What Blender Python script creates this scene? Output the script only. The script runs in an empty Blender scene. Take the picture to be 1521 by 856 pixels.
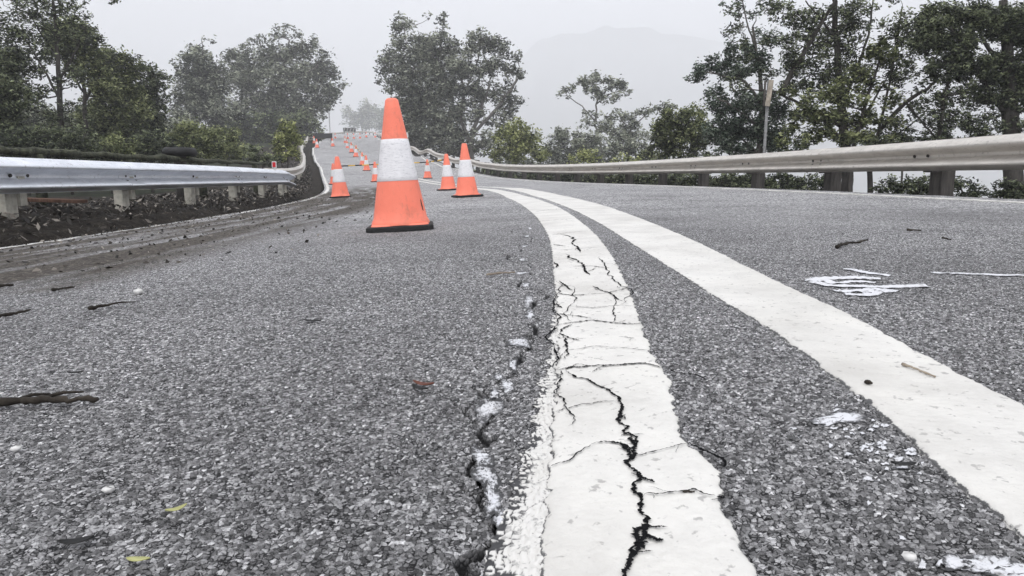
import bpy, math, random
import numpy as np
from mathutils import Vector, Matrix

random.seed(7)
rng = np.random.default_rng(11)
S = bpy.context.scene
COL = S.collection

# ------------------------------------------------------------------ camera
F = 1000.0; CX = 760.5; CY = 428.0
PITCH = math.atan((428.0 - 262.0) / F)
CAM = np.array([0.0, 0.0, 0.27])
cam_data = bpy.data.cameras.new('camera')
cam_data.sensor_width = 36.0
cam_data.lens = 36.0 * F / 1521.0
cam_data.clip_start = 0.02; cam_data.clip_end = 9000
cam = bpy.data.objects.new('camera', cam_data); COL.objects.link(cam)
cam.location = CAM; cam.rotation_euler = (math.pi / 2 - PITCH, 0, 0)
S.camera = cam

def ray(px, py):
    x = (px - CX) / F; y = -(py - CY) / F
    c, s = math.cos(PITCH), math.sin(PITCH)
    return np.array([x, c + y * s, -s + y * c])

def at(px, py, Y):
    r = ray(px, py)
    return CAM + r * (Y / r[1])

# ------------------------------------------------------------------ road frame
CPTS = np.array([(0.0, -40), (-.02, -14), (.02, -6), (.12, -2), (.24, 0), (.34, 1.1), (.39, 1.9), (.45, 3.3), (.46, 5.0), (.40, 6.9), (.16, 10),
                 (-.55, 14.6), (-2.25, 22), (-4.5, 30), (-7.5, 40), (-10.7, 50), (-13.6, 60), (-18.6, 80),
                 (-25.4, 110), (-29.8, 125), (-36.5, 138), (-47, 147), (-62, 152), (-80, 154)], float)
def catmull(P, n=40):
    out = []
    for i in range(len(P) - 1):
        p0 = P[max(i - 1, 0)]; p1 = P[i]; p2 = P[i + 1]; p3 = P[min(i + 2, len(P) - 1)]
        # centripetal-like tangents on chord length
        d01 = np.linalg.norm(p1 - p0) or 1; d12 = np.linalg.norm(p2 - p1); d23 = np.linalg.norm(p3 - p2) or 1
        m1 = (p2 - p1) / d12 if i == 0 else ((p1 - p0) / d01 * d12 + (p2 - p1) / d12 * d01) / (d01 + d12)
        m2 = (p2 - p1) / d12 if i == len(P) - 2 else ((p2 - p1) / d12 * d23 + (p3 - p2) / d23 * d12) / (d12 + d23)
        m1 = m1 * d12; m2 = m2 * d12
        for u in np.linspace(0, 1, n, endpoint=False):
            h = (2*u**3-3*u**2+1, u**3-2*u**2+u, -2*u**3+3*u**2, u**3-u**2)
            out.append(h[0]*p1 + h[1]*m1 + h[2]*p2 + h[3]*m2)
    out.append(P[-1]); return np.array(out)
_c = catmull(CPTS)
_s = np.concatenate([[0], np.cumsum(np.linalg.norm(np.diff(_c, axis=0), axis=1))])
_i0 = np.argmin(np.abs(_c[:, 1]))
_s = _s - _s[_i0]                     # s = 0 beside the camera
_t = np.gradient(_c, _s, axis=0); _t /= np.linalg.norm(_t, axis=1)[:, None]
def C(s): return np.stack([np.interp(s, _s, _c[:, 0]), np.interp(s, _s, _c[:, 1])], -1)
def T(s):
    v = np.stack([np.interp(s, _s, _t[:, 0]), np.interp(s, _s, _t[:, 1])], -1)
    return v / np.linalg.norm(v, axis=-1, keepdims=True)
def N(s):
    v = T(s); return np.stack([v[..., 1], -v[..., 0]], -1)      # to the right

ZS = np.array([-40, 0, 14, 20, 25, 30, 35, 42, 50, 60, 80, 110, 130, 142, 160, 200], float)
ZZ = np.array([-.6, 0, 0, .0, .05, .16, .42, .95, 1.6, 2.4, 4.1, 6.2, 7.9, 8.6, 8.9, 8.9], float)
def zprof(s):
    s = np.asarray(s, float)
    a = 0
    for k in (-3, -1, 1, 3): a = a + np.interp(s + k * np.clip(s / 25., 0, 1), ZS, ZZ) / 4
    return a
def cross(s, t):
    k = np.clip((np.asarray(s, float) - 24) / 20, 0, 1)
    left = .048 * (1 - k) + .02 * k; right = .022 * (1 - k) + .015 * k
    return np.where(t < 0, left * t, right * t)
def undul(s, t):
    s = np.asarray(s, float)
    w = np.clip((s - 28) / 20, 0, 1) * np.clip((120 - s) / 30, 0, 1)
    return w * (.10 * np.sin(s * .55 + t * .35) + .07 * np.sin(s * 1.1 - t * .5 + 1))
def zroad(s, t): return zprof(s) + cross(s, t) + undul(s, t)
def to_st(x, y):
    x = np.asarray(x, float); y = np.asarray(y, float)
    s = np.interp(y, _c[:, 1], _s)
    for _ in range(6):
        c = C(s); tt = T(s)
        s = s + ((x - c[..., 0]) * tt[..., 0] + (y - c[..., 1]) * tt[..., 1]) * .9
    c = C(s); n = N(s)
    return s, (x - c[..., 0]) * n[..., 0] + (y - c[..., 1]) * n[..., 1]
def from_st(s, t):
    s = np.asarray(s, float); t = np.asarray(t, float)
    return C(s) + N(s) * t[..., None]
_dg = np.geomspace(.2, 160, 2400)
def ground_at(px, py):
    r = ray(px, py); P_ = CAM[None, :] + r[None, :] * (_dg / r[1])[:, None]
    s, t = to_st(P_[:, 0], P_[:, 1]); g = P_[:, 2] - zroad(s, t)
    k = np.where(g < 0)[0]; k = int(k[0]) if len(k) else len(_dg) - 1
    if k > 0:
        f = g[k-1] / (g[k-1] - g[k] + 1e-12); d = _dg[k-1] + (_dg[k] - _dg[k-1]) * f
    else: d = _dg[0]
    p = CAM + r * (d / r[1]); s, t = to_st(p[0], p[1])
    return p[0], p[1], float(zroad(s, t)), float(s), float(t)

# ------------------------------------------------------------------ numpy noise
def h2(ix, iy, k):
    a = (ix.astype(np.int64) * 73856093) ^ (iy.astype(np.int64) * 19349663) ^ (k * 83492791)
    a = (a ^ (a >> 13)) * 1274126177 & 0x7fffffff
    a = (a ^ (a >> 15)) * 1103515245 & 0x7fffffff
    return ((a ^ (a >> 12)) & 0xffff) / 65535.0
def vnoise(x, y, k=0):
    ix = np.floor(x); iy = np.floor(y); fx = x - ix; fy = y - iy
    fx = fx*fx*(3-2*fx); fy = fy*fy*(3-2*fy)
    a = h2(ix, iy, k); b = h2(ix+1, iy, k); c = h2(ix, iy+1, k); d = h2(ix+1, iy+1, k)
    return (a*(1-fx)+b*fx)*(1-fy) + (c*(1-fx)+d*fx)*fy
def fbm(x, y, k=0, o=4):
    v = 0; a = .5
    for i in range(o): v = v + a*vnoise(x*2**i, y*2**i, k+i); a *= .5
    return v
def stones(x, y, cell=.0064):
    """tight chip seal: angular flat-topped chips; returns height 0..1 and one random number per chip"""
    wx = x + .0016*(vnoise(x*310, y*310, 61)-.5); wy = y + .0016*(vnoise(x*310, y*310, 62)-.5)
    X = wx / cell; Y = wy / cell
    ix = np.floor(X); iy = np.floor(Y)
    f1 = np.full(X.shape, 9.0); f2 = np.full(X.shape, 9.0); rid = np.zeros(X.shape); rh = np.zeros(X.shape); tl = np.zeros(X.shape)
    for dx in (-1, 0, 1):
        for dy in (-1, 0, 1):
            cx = ix + dx; cy = iy + dy
            ux = X - (cx + .08 + .84*h2(cx, cy, 1)); uy = Y - (cy + .08 + .84*h2(cx, cy, 2))
            d = np.sqrt(ux*ux + uy*uy) - .28*h2(cx, cy, 3)
            m = d < f1
            f2 = np.where(m, f1, np.minimum(f2, d)); f1 = np.where(m, d, f1)
            rid = np.where(m, h2(cx, cy, 7), rid); rh = np.where(m, h2(cx, cy, 4), rh)
            tl = np.where(m, (h2(cx, cy, 5)-.5)*ux + (h2(cx, cy, 6)-.5)*uy, tl)
    e = np.clip((f2 - f1)/.34, 0, 1); e = e*e*(3-2*e)
    top = np.where(rh < .20, .06 + rh, .45 + .55*rh) + .75*tl
    return np.clip(e*top, 0, 1), rid

# ------------------------------------------------------------------ object helpers
def tag(o, label=None, cat=None, group=None, kind=None):
    if label: o['label'] = label
    if cat: o['category'] = cat
    if group: o['group'] = group
    if kind: o['kind'] = kind
    return o
def empty(name, loc=(0, 0, 0), rot=(0, 0, 0)):
    o = bpy.data.objects.new(name, None); COL.objects.link(o); o.location = loc; o.rotation_euler = rot
    o.empty_display_size = .1
    return o
def mesh_np(name, V, Fc, mat, parent=None, attrs=None, smooth=False, nv=4):
    """V (n,3), Fc (m,nv) indices"""
    V = np.ascontiguousarray(V, np.float32); Fc = np.ascontiguousarray(Fc, np.int32)
    me = bpy.data.meshes.new(name)
    me.vertices.add(len(V)); me.vertices.foreach_set('co', V.ravel())
    me.loops.add(Fc.size); me.loops.foreach_set('vertex_index', Fc.ravel())
    me.polygons.add(len(Fc)); me.polygons.foreach_set('loop_start', np.arange(0, Fc.size, Fc.shape[1], dtype=np.int32))
    me.polygons.foreach_set('loop_total', np.full(len(Fc), Fc.shape[1], np.int32))
    if smooth: me.polygons.foreach_set('use_smooth', np.ones(len(Fc), bool))
    for k, v in (attrs or {}).items():
        a = me.attributes.new(k, 'FLOAT', 'POINT'); a.data.foreach_set('value', np.ascontiguousarray(v, np.float32).ravel())
    me.update()
    o = bpy.data.objects.new(name, me); COL.objects.link(o)
    if mat: me.materials.append(mat)
    if parent: o.parent = parent
    return o
class MB:
    def __init__(s): s.v = []; s.f = []
    def add(s, V, Fs):
        b = len(s.v); s.v += [tuple(map(float, v)) for v in V]; s.f += [tuple(i + b for i in f) for f in Fs]
    def box(s, c, d, M=None, bev=0):
        x, y, z = d[0]/2, d[1]/2, d[2]/2
        V = [(-x,-y,-z),(x,-y,-z),(x,y,-z),(-x,y,-z),(-x,-y,z),(x,-y,z),(x,y,z),(-x,y,z)]
        if M is not None: V = [M @ Vector(v) for v in V]
        V = [(v[0]+c[0], v[1]+c[1], v[2]+c[2]) for v in V]
        s.add(V, [(0,3,2,1),(4,5,6,7),(0,1,5,4),(1,2,6,5),(2,3,7,6),(3,0,4,7)])
    def tube(s, P, R, n=8, cap=True):
        P = [Vector(p) for p in P]; rings = []
        up = Vector((.13, .31, .94))
        for i, p in enumerate(P):
            d = (P[min(i+1, len(P)-1)] - P[max(i-1, 0)])
            d = d.normalized() if d.length > 1e-9 else Vector((0, 0, 1))
            a = d.cross(up)
            if a.length < .05: a = d.cross(Vector((1, 0, 0)))
            a.normalize(); b = d.cross(a)
            rings.append([p + (a*math.cos(2*math.pi*k/n) + b*math.sin(2*math.pi*k/n))*R[i] for k in range(n)])
        V = [v for r in rings for v in r]; Fs = []
        for i in range(len(P)-1):
            for k in range(n):
                Fs.append((i*n+k, i*n+(k+1) % n, (i+1)*n+(k+1) % n, (i+1)*n+k))
        if cap: Fs += [tuple(range(n))[::-1], tuple((len(P)-1)*n+k for k in range(n))]
        s.add(V, Fs)
    def lathe(s, prof, n=32, c=(0, 0, 0), a0=0):
        V = []; Fs = []
        for (r, z) in prof:
            for k in range(n):
                a = a0 + 2*math.pi*k/n; V.append((c[0]+r*math.cos(a), c[1]+r*math.sin(a), c[2]+z))
        for i in range(len(prof)-1):
            for k in range(n): Fs.append((i*n+k, i*n+(k+1) % n, (i+1)*n+(k+1) % n, (i+1)*n+k))
        s.add(V, Fs)
    def build(s, name, mat, parent=None, smooth=False, bevel=0):
        me = bpy.data.meshes.new(name); me.from_pydata(s.v, [], s.f); me.update()
        if smooth:
            for p in me.polygons: p.use_smooth = True
        o = bpy.data.objects.new(name, me); COL.objects.link(o); me.materials.append(mat)
        if parent: o.parent = parent
        if bevel:
            m = o.modifiers.new('bevel', 'BEVEL'); m.width = bevel; m.segments = 2; m.limit_method = 'ANGLE'
        return o
def copy_tree(o, parent=None):
    c = o.copy(); COL.objects.link(c)
    if parent: c.parent = parent
    for ch in list(o.children): copy_tree(ch, c)
    return c

# ------------------------------------------------------------------ materials
class NT:
    def __init__(s, name):
        s.m = bpy.data.materials.new(name); s.m.use_nodes = True
        s.t = s.m.node_tree; s.n = s.t.nodes; s.b = s.n['Principled BSDF']
        s.tc = s.n.new('ShaderNodeTexCoord')
    def node(s, ty, **k):
        n = s.n.new(ty)
        for a, v in k.items():
            if a in n.inputs.keys() if isinstance(a, str) else False: pass
            setattr(n, a, v)
        return n
    def link(s, a, b): s.t.links.new(a, b)
    def attr(s, name): n = s.n.new('ShaderNodeAttribute'); n.attribute_name = name; return n.outputs['Fac']
    def noise(s, scale, detail=4, rough=.55, vec=None, out='Fac', dist=0):
        n = s.n.new('ShaderNodeTexNoise'); n.inputs['Scale'].default_value = scale; n.inputs['Detail'].default_value = detail
        n.inputs['Roughness'].default_value = rough; n.inputs['Distortion'].default_value = dist
        s.link(vec or s.tc.outputs['Object'], n.inputs['Vector']); return n.outputs[out]
    def voro(s, scale, out='Distance', feature='F1', vec=None):
        n = s.n.new('ShaderNodeTexVoronoi'); n.feature = feature; n.inputs['Scale'].default_value = scale
        s.link(vec or s.tc.outputs['Object'], n.inputs['Vector']); return n.outputs[out]
    def ramp(s, fac, stops, interp='LINEAR'):
        n = s.n.new('ShaderNodeValToRGB'); n.color_ramp.interpolation = interp
        e = n.color_ramp.elements
        while len(e) < len(stops): e.new(.5)
        for i, (p, c) in enumerate(stops):
            e[i].position = p; e[i].color = (c, c, c, 1) if not isinstance(c, tuple) else (*c, 1)
        s.link(fac, n.inputs['Fac']); return n.outputs['Color']
    def mix(s, fac, a, b, blend='MIX'):
        n = s.n.new('ShaderNodeMix'); n.data_type = 'RGBA'; n.blend_type = blend; n.clamp_factor = True
        for v, i in ((fac, 0), (a, 6), (b, 7)):
            if hasattr(v, 'is_linked'): s.link(v, n.inputs[i])
            elif i == 0: n.inputs[i].default_value = v
            else: n.inputs[i].default_value = (*v, 1) if isinstance(v, tuple) else (v, v, v, 1)
        return n.outputs[2]
    def math(s, op, a, b=0.0, c=None, clamp=False):
        n = s.n.new('ShaderNodeMath'); n.operation = op; n.use_clamp = clamp
        for i, v in enumerate((a, b) if c is None else (a, b, c)):
            if hasattr(v, 'is_linked'): s.link(v, n.inputs[i])
            else: n.inputs[i].default_value = v
        return n.outputs[0]
    def bump(s, h, strength=.5, dist=.01, normal=None):
        n = s.n.new('ShaderNodeBump'); n.inputs['Strength'].default_value = strength; n.inputs['Distance'].default_value = dist
        s.link(h, n.inputs['Height'])
        if normal: s.link(normal, n.inputs['Normal'])
        return n.outputs['Normal']
    def out(s, color=None, rough=None, metal=None, normal=None, spec=None):
        for v, k in ((color, 'Base Color'), (rough, 'Roughness'), (metal, 'Metallic'), (normal, 'Normal'), (spec, 'Specular IOR Level')):
            if v is None: continue
            if hasattr(v, 'is_linked'): s.link(v, s.b.inputs[k])
            else: s.b.inputs[k].default_value = (*v, 1) if isinstance(v, tuple) else v
        return s.m

def mat_road():
    m = NT('asphalt')
    st = m.attr('chip'); hi = m.attr('chip_height'); near = m.attr('near'); dirt = m.attr('dirt'); crk = m.attr('crack')
    # fine chips near the camera
    wob = m.noise(420, 3, .6, out='Color'); wv = m.n.new('ShaderNodeVectorMath'); wv.operation = 'MULTIPLY_ADD'
    m.link(wob, wv.inputs[0]); wv.inputs[1].default_value = (.0022, .0022, .0022); m.link(m.tc.outputs['Object'], wv.inputs[2]); wc = wv.outputs[0]
    c1 = m.voro(225, 'Color', 'F1', wc); c1b = m.n.new('ShaderNodeRGBToBW'); m.link(c1, c1b.inputs[0])
    e1 = m.voro(225, 'Distance', 'DISTANCE_TO_EDGE', wc)
    fine = m.noise(900, 3, .6)
    chipcol = m.ramp(c1b.outputs[0], [(.1, .09), (.4, .25), (.6, .38), (.8, .62), (.95, .95)])
    chipcol = m.mix(.7, chipcol, m.ramp(m.noise(330, 6, .8), [(.34, .25), (.5, .95), (.66, 1.7)]), 'MULTIPLY')
    pit = m.noise(75, 6, .8)
    bind = m.math('ADD', m.math('MULTIPLY', e1, 3.4), m.math('MULTIPLY', hi, .55))
    bind = m.math('ADD', bind, m.math('MULTIPLY', m.math('SUBTRACT', pit, .5), 2.2))
    binder = m.ramp(bind, [(.26, 0.0), (.46, .7), (.75, 1.0)])
    nearcol = m.mix(binder, (.016, .016, .017), chipcol)
    # the same surface further off
    v = m.voro(95, 'Color'); vb = m.n.new('ShaderNodeRGBToBW'); m.link(v, vb.inputs[0])
    farcol = m.ramp(vb.outputs[0], [(.15, .06), (.5, .27), (.85, .72)])
    mott = m.noise(30, 6, .85)
    farcol = m.mix(.8, farcol, m.ramp(mott, [(.34, .22), (.5, .95), (.64, 2.0)]), 'MULTIPLY')
    big = m.noise(.9, 6, .68)
    col = m.mix(near, farcol, nearcol)
    col = m.mix(.75, col, m.ramp(big, [(.32, .58), (.5, .95), (.68, 1.22)]), 'MULTIPLY')
    col = m.mix(1.0, col, (1.0, .99, 1.0), 'MULTIPLY')
    dn = m.noise(9, 6, .7); dn2 = m.noise(60, 4, .7)
    df = m.math('MULTIPLY', dirt, m.ramp(m.math('ADD', m.math('MULTIPLY', dn, .6), m.math('MULTIPLY', dn2, .4)), [(.26, .0), (.42, 1.0)]))
    dcol = m.ramp(m.noise(40, 6, .75), [(.33, (.018, .015, .012)), (.52, (.075, .064, .052)), (.72, (.26, .23, .20))])
    col = m.mix(df, col, dcol)
    col = m.mix(crk, col, (.008, .008, .009))
    rough = .78
    hf = m.math('ADD', m.math('MULTIPLY', m.voro(110, 'Distance'), .6), m.math('MULTIPLY', mott, .9))
    nb = m.bump(hf, .55, .012)
    nb2 = m.bump(m.math('ADD', m.math('MULTIPLY', m.math('MINIMUM', e1, .25), 2.0), m.math('MULTIPLY', m.noise(330, 6, .8), .8)), .75, .0035, nb)
    return m.out(col, rough, None, nb2, .35)

def mat_paint(name='road_paint', tint=(.735, .725, .695), worn=False, edge=False):
    m = NT(name)
    big = m.noise(7, 4, .6); fine = m.noise(160, 4, .7); med = m.noise(45, 5, .7)
    col = m.mix(1, tint, m.ramp(big, [(.3, (.93, .92, .90)), (.7, (1, 1, 1))]), 'MULTIPLY')
    col = m.mix(m.ramp(fine, [(.60, 0), (.72, .40)]), col, (.45, .45, .44))
    col = m.mix(m.ramp(m.noise(70, 3, .6), [(.62, 0), (.67, .7)]), col, (.30, .29, .28))
    if not worn:
        dz = m.noise(3.5, 6, .7); col = m.mix(m.ramp(dz, [(.42, 0), (.64, .55)]), col, (.42, .40, .365))
        ed = m.attr('edge')
        f = m.math('ADD', m.math('MULTIPLY', m.noise(120, 5, .8), .62), ed)
        f = m.math('ADD', f, m.math('MULTIPLY', m.math('SUBTRACT', m.noise(12, 3, .6), .5), .35))
        col = m.mix(m.ramp(f, [(.36, 0), (.42, 1)]), m.mix(fine, (.035, .035, .036), (.20, .20, .20)), col)
    if worn:
        w = m.attr('wear'); st = m.attr('chip_height')
        f = m.math('ADD', m.math('MULTIPLY', m.noise(110 if edge else 150, 5, .8), .95 if edge else .55), m.math('SUBTRACT', m.math('MULTIPLY', w, .62), .36 if edge else .31))
        f = m.math('ADD', f, m.math('MULTIPLY', st, .10 if edge else .5))
        a = m.ramp(f, [(.42, 0), (.58, 1)])
        col = m.mix(a, (.05, .05, .052), col)
    nb = m.bump(m.math('ADD', m.math('MULTIPLY', med, .7), m.math('MULTIPLY', fine, .5)), .35, .004)
    return m.out(col, .6, None, nb, .35)

def mat_simple(name, c, rough=.6, metal=0, var=.3, scale=30, bump=.2, bdist=.004, dark=None, spec=.4):
    m = NT(name)
    n = m.noise(scale, 5, .65)
    d = dark or tuple(x*(1-var) for x in c)
    col = m.mix(m.ramp(n, [(.3, 0), (.7, 1)]), d, tuple(min(1, x*(1+var*.5)) for x in c))
    return m.out(col, rough, metal, m.bump(m.noise(scale*2, 4, .6), bump, bdist), spec)

def mat_galv(name, a, b, rough=.45, metal=.75, streak=(.25, .22, .19)):
    m = NT(name)
    mp = m.n.new('ShaderNodeMapping'); mp.inputs['Scale'].default_value = (1, 1, 6); m.link(m.tc.outputs['Object'], mp.inputs['Vector'])
    n = m.noise(3.0, 6, .65, mp.outputs[0]); sp = m.noise(22, 5, .7)
    col = m.mix(m.ramp(n, [(.3, 0), (.7, 1)]), a, b)
    col = m.mix(m.ramp(sp, [(.57, 0), (.72, .55)]), col, streak)
    r = m.math('ADD', m.math('MULTIPLY', sp, .3), rough - .12)
    return m.out(col, r, metal, m.bump(sp, .15, .003), .5)

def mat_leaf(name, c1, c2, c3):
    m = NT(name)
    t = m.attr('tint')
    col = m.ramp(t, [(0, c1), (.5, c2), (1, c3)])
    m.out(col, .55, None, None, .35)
    tr = m.n.new('ShaderNodeBsdfTranslucent'); m.link(col, tr.inputs['Color'])
    ms = m.n.new('ShaderNodeMixShader'); ms.inputs[0].default_value = .22
    m.link(m.b.outputs[0], ms.inputs[1]); m.link(tr.outputs[0], ms.inputs[2])
    m.link(ms.outputs[0], m.n['Material Output'].inputs['Surface'])
    return m.m

def mat_bark(name, a, b):
    m = NT(name)
    mp = m.n.new('ShaderNodeMapping'); mp.inputs['Scale'].default_value = (4, 4, .7); m.link(m.tc.outputs['Object'], mp.inputs['Vector'])
    n = m.noise(3, 6, .7, mp.outputs[0])
    return m.out(m.mix(m.ramp(n, [(.35, 0), (.65, 1)]), a, b), .85, 0, m.bump(n, .6, .03), .2)

M = {}
M['road'] = mat_road()
M['paint'] = mat_paint()
M['worn'] = mat_paint('worn_road_paint', (.70, .69, .665), worn=True)
M['spray'] = mat_paint('spray_paint', (.70, .71, .745), worn=True, edge=True)
M['crack'] = mat_simple('crack_void', (.010, .010, .011), .95, 0, .3, 60, .2, spec=.05)
def mat_cone():
    m = NT('cone_orange')
    n = m.noise(14, 5, .6); sp = m.noise(90, 3, .6)
    col = m.mix(m.ramp(n, [(.3, 0), (.7, 1)]), (.96, .235, .15), (1.0, .265, .175))
    col = m.mix(m.ramp(sp, [(.64, 0), (.75, .35)]), col, (.35, .10, .06))
    gr = m.noise(5, 7, .72); col = m.mix(m.ramp(gr, [(.52, 0), (.70, .55)]), col, (.42, .17, .115))
    mp = m.n.new('ShaderNodeMapping'); mp.inputs['Scale'].default_value = (26, 26, 2.2); m.link(m.tc.outputs['Object'], mp.inputs['Vector'])
    sk = m.noise(1.6, 4, .7, mp.outputs[0]); col = m.mix(m.ramp(sk, [(.60, 0), (.72, .35)]), col, (.30, .12, .09))
    return m.out(col, .5, 0, m.bump(n, .15, .006), .35)
M['orange'] = mat_cone()
def mat_band():
    m = NT('cone_reflective_band')
    n = m.noise(25, 5, .7); hexv = m.voro(140, 'Distance')
    mp = m.n.new('ShaderNodeMapping'); mp.inputs['Scale'].default_value = (1, 1, 5); m.link(m.tc.outputs['Object'], mp.inputs['Vector'])
    cr = m.noise(30, 5, .8, mp.outputs[0])
    col = m.mix(m.ramp(n, [(.3, 0), (.7, 1)]), (.74, .73, .74), (.86, .85, .86))
    col = m.mix(m.ramp(cr, [(.53, 0), (.64, .6)]), col, (.36, .36, .38))
    return m.out(col, .4, 0, m.bump(m.math('ADD', cr, m.math('MULTIPLY', hexv, .2)), .25, .004), .5)
M['band'] = mat_band()
M['rubber'] = mat_simple('black_rubber', (.018, .018, .018), .75, 0, .4, 50)
M['galv'] = mat_galv('galvanised_steel', (.66, .69, .74), (.90, .92, .96), .40, .6)
M['cream_rail'] = mat_galv('weathered_cream_steel', (.52, .49, .45), (.74, .70, .64), .44, .5, (.13, .11, .095))
M['post_cream'] = mat_simple('weathered_post', (.46, .44, .38), .8, 0, .45, 12, .3)
M['timber_dark'] = mat_bark('dark_timber', (.035, .032, .030), (.12, .11, .10))
M['moss'] = mat_simple('mossy_timber', (.075, .08, .05), .95, 0, .8, 18, .8, .03, dark=(.008, .008, .007))
M['black'] = mat_simple('black_board', (.012, .012, .013), .6, 0, .4, 10)
M['white'] = mat_simple('white_board', (.78, .78, .77), .55, 0, .15, 10)
M['yellow'] = mat_simple('yellow_plastic', (.80, .50, .05), .5, 0, .15, 10)
M['red'] = mat_simple('red_reflector', (.62, .02, .03), .3, 0, .3, 40)
M['pole'] = mat_galv('pole_steel', (.13, .13, .13), (.26, .26, .26), .6, .2)
M['bolt'] = mat_simple('dull_bolt', (.06, .055, .05), .6, .5, .4, 60)
M['sign_cream'] = mat_simple('cream_sign_edge', (.42, .37, .30), .7, 0, .45, 12)
M['kerb'] = mat_simple('kerb_concrete', (.40, .39, .37), .85, 0, .5, 9, .6, .02)
M['stick'] = mat_bark('dead_wood', (.008, .007, .006), (.06, .05, .04))
M['stick_pale'] = mat_bark('pale_dead_wood', (.22, .18, .14), (.40, .34, .27))
M['leaf_yellow'] = mat_simple('yellow_leaf', (.46, .46, .20), .55, 0, .3, 80)
M['leaf_dark'] = mat_simple('dark_leaf', (.012, .012, .012), .6, 0, .4, 80)
M['leaf_brown'] = mat_simple('brown_leaf', (.16, .055, .035), .6, 0, .5, 80)
M['pale'] = mat_simple('pale_stone', (.72, .71, .69), .7, 0, .2, 80)
def mat_soil(name, stops, sc=9):
    m = NT(name)
    n = m.noise(sc, 8, .75); n2 = m.noise(sc*9, 5, .75)
    f = m.math('ADD', m.math('MULTIPLY', n, .6), m.math('MULTIPLY', n2, .4))
    return m.out(m.ramp(f, stops), .95, 0, m.bump(n2, .9, .03), .15)
M['verge'] = mat_soil('leaf_litter_soil', [(.33, (.010, .009, .008)), (.50, (.026, .022, .018)), (.62, (.075, .064, .052)), (.74, (.20, .17, .145))])
M['terrain'] = mat_soil('forest_floor', [(.33, (.008, .010, .006)), (.5, (.022, .027, .015)), (.68, (.05, .055, .03))], .8)
M['hill'] = mat_soil('far_forest', [(.33, (.03, .04, .03)), (.6, (.07, .085, .06))], .05)
M['litter'] = mat_leaf('litter', (.012, .011, .010), (.06, .05, .04), (.42, .38, .33))
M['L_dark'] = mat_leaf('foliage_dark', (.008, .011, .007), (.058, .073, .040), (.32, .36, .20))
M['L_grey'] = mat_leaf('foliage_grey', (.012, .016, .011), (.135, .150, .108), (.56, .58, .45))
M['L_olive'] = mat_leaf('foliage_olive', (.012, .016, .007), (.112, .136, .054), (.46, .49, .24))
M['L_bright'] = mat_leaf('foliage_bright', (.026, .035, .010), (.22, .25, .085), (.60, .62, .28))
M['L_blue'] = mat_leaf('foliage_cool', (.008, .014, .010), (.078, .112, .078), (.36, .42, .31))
M['bark_dark'] = mat_bark('bark_dark', (.022, .019, .017), (.095, .086, .078))
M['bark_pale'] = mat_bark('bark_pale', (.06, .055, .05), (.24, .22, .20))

# ------------------------------------------------------------------ polyline helpers on the road
def pix_line(pts): return np.array([ground_at(*p)[:2] for p in pts])
def jag(P, amp, it=4, seed=0):
    r = np.random.default_rng(seed); P = np.asarray(P, float); k = amp
    for _ in range(it):
        Q = [P[0]]
        for a, b in zip(P[:-1], P[1:]):
            d = b - a; n = np.array([-d[1], d[0]]); L = np.linalg.norm(d)
            Q += [(a + b)/2 + n*(r.normal()*k), b]
        P = np.array(Q)
    return P
def dist_poly(x, y, P):
    d = np.full(x.shape, 9.0); u = np.zeros(x.shape)
    for i, (a, b) in enumerate(zip(P[:-1], P[1:])):
        e = b - a; L2 = (e**2).sum() + 1e-12
        t = np.clip(((x-a[0])*e[0] + (y-a[1])*e[1])/L2, 0, 1)
        q = np.hypot(x-a[0]-t*e[0], y-a[1]-t*e[1]); m = q < d
        d = np.where(m, q, d); u = np.where(m, i + t, u)
    return d, u / max(1, len(P)-1)

# pixel-traced outlines are turned into road coordinates (s, t)
def edge(pts):
    st = np.array([ground_at(*p)[3:5] for p in pts]); st = st[np.argsort(st[:, 0])]
    return st
L1L = edge([(800,850),(806,780),(816,700),(822,620),(826,560),(828,500),(826,450),(822,400),(817,360),(803,332),(780,309),(752,294),(722,283)])
L1R = edge([(1118,850),(1092,780),(1066,748),(1077,708),(1022,668),(1003,610),(993,562),(968,528),(952,480),(934,430),(914,390),(890,355),(860,328),(822,305),(778,291),(738,282)])
WL  = edge([(716,850),(752,770),(776,700),(796,610),(810,545),(822,480),(825,440)])
L2L = edge([(1521,800),(1400,702),(1340,645),(1280,592),(1205,538),(1140,490),(1070,447),(1000,403),(930,358),(880,327),(835,306),(790,291),(745,280)])
L2R = edge([(1521,610),(1420,556),(1330,505),(1240,460),(1150,418),(1080,383),(1010,349),(950,325),(890,304),(830,290),(775,280)])
def tedge(E, s, far):
    s0, s1 = E[0, 0], E[-1, 0]
    t = np.interp(s, E[:, 0], E[:, 1])
    k = np.clip((s - s1) / 3, 0, 1); t = t*(1-k) + far*k
    k = np.clip((s0 - s) / .6, 0, 1); t = t*(1-k) + far*k
    return t

CRACK_L = jag(pix_line([(690,856),(712,822),(748,798),(736,772),(716,735),(698,700),(706,668),(712,640),(728,618),(748,592),(757,560),(775,535),(786,502),(797,486),(790,458),(786,430),(777,402),(774,375),(784,350),(790,335)]), .16, 3, 3)
CRACK_B = [jag(pix_line(p), .12, 3, 10+i) for i, p in enumerate([
    [(706,668),(686,610),(700,600)], [(736,772),(700,735),(688,712)], [(748,798),(775,780),(815,735),(822,700)],
    [(748,592),(720,580),(690,612)], [(786,502),(760,515),(745,512)], [(757,560),(790,548),(805,552)]])]

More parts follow.
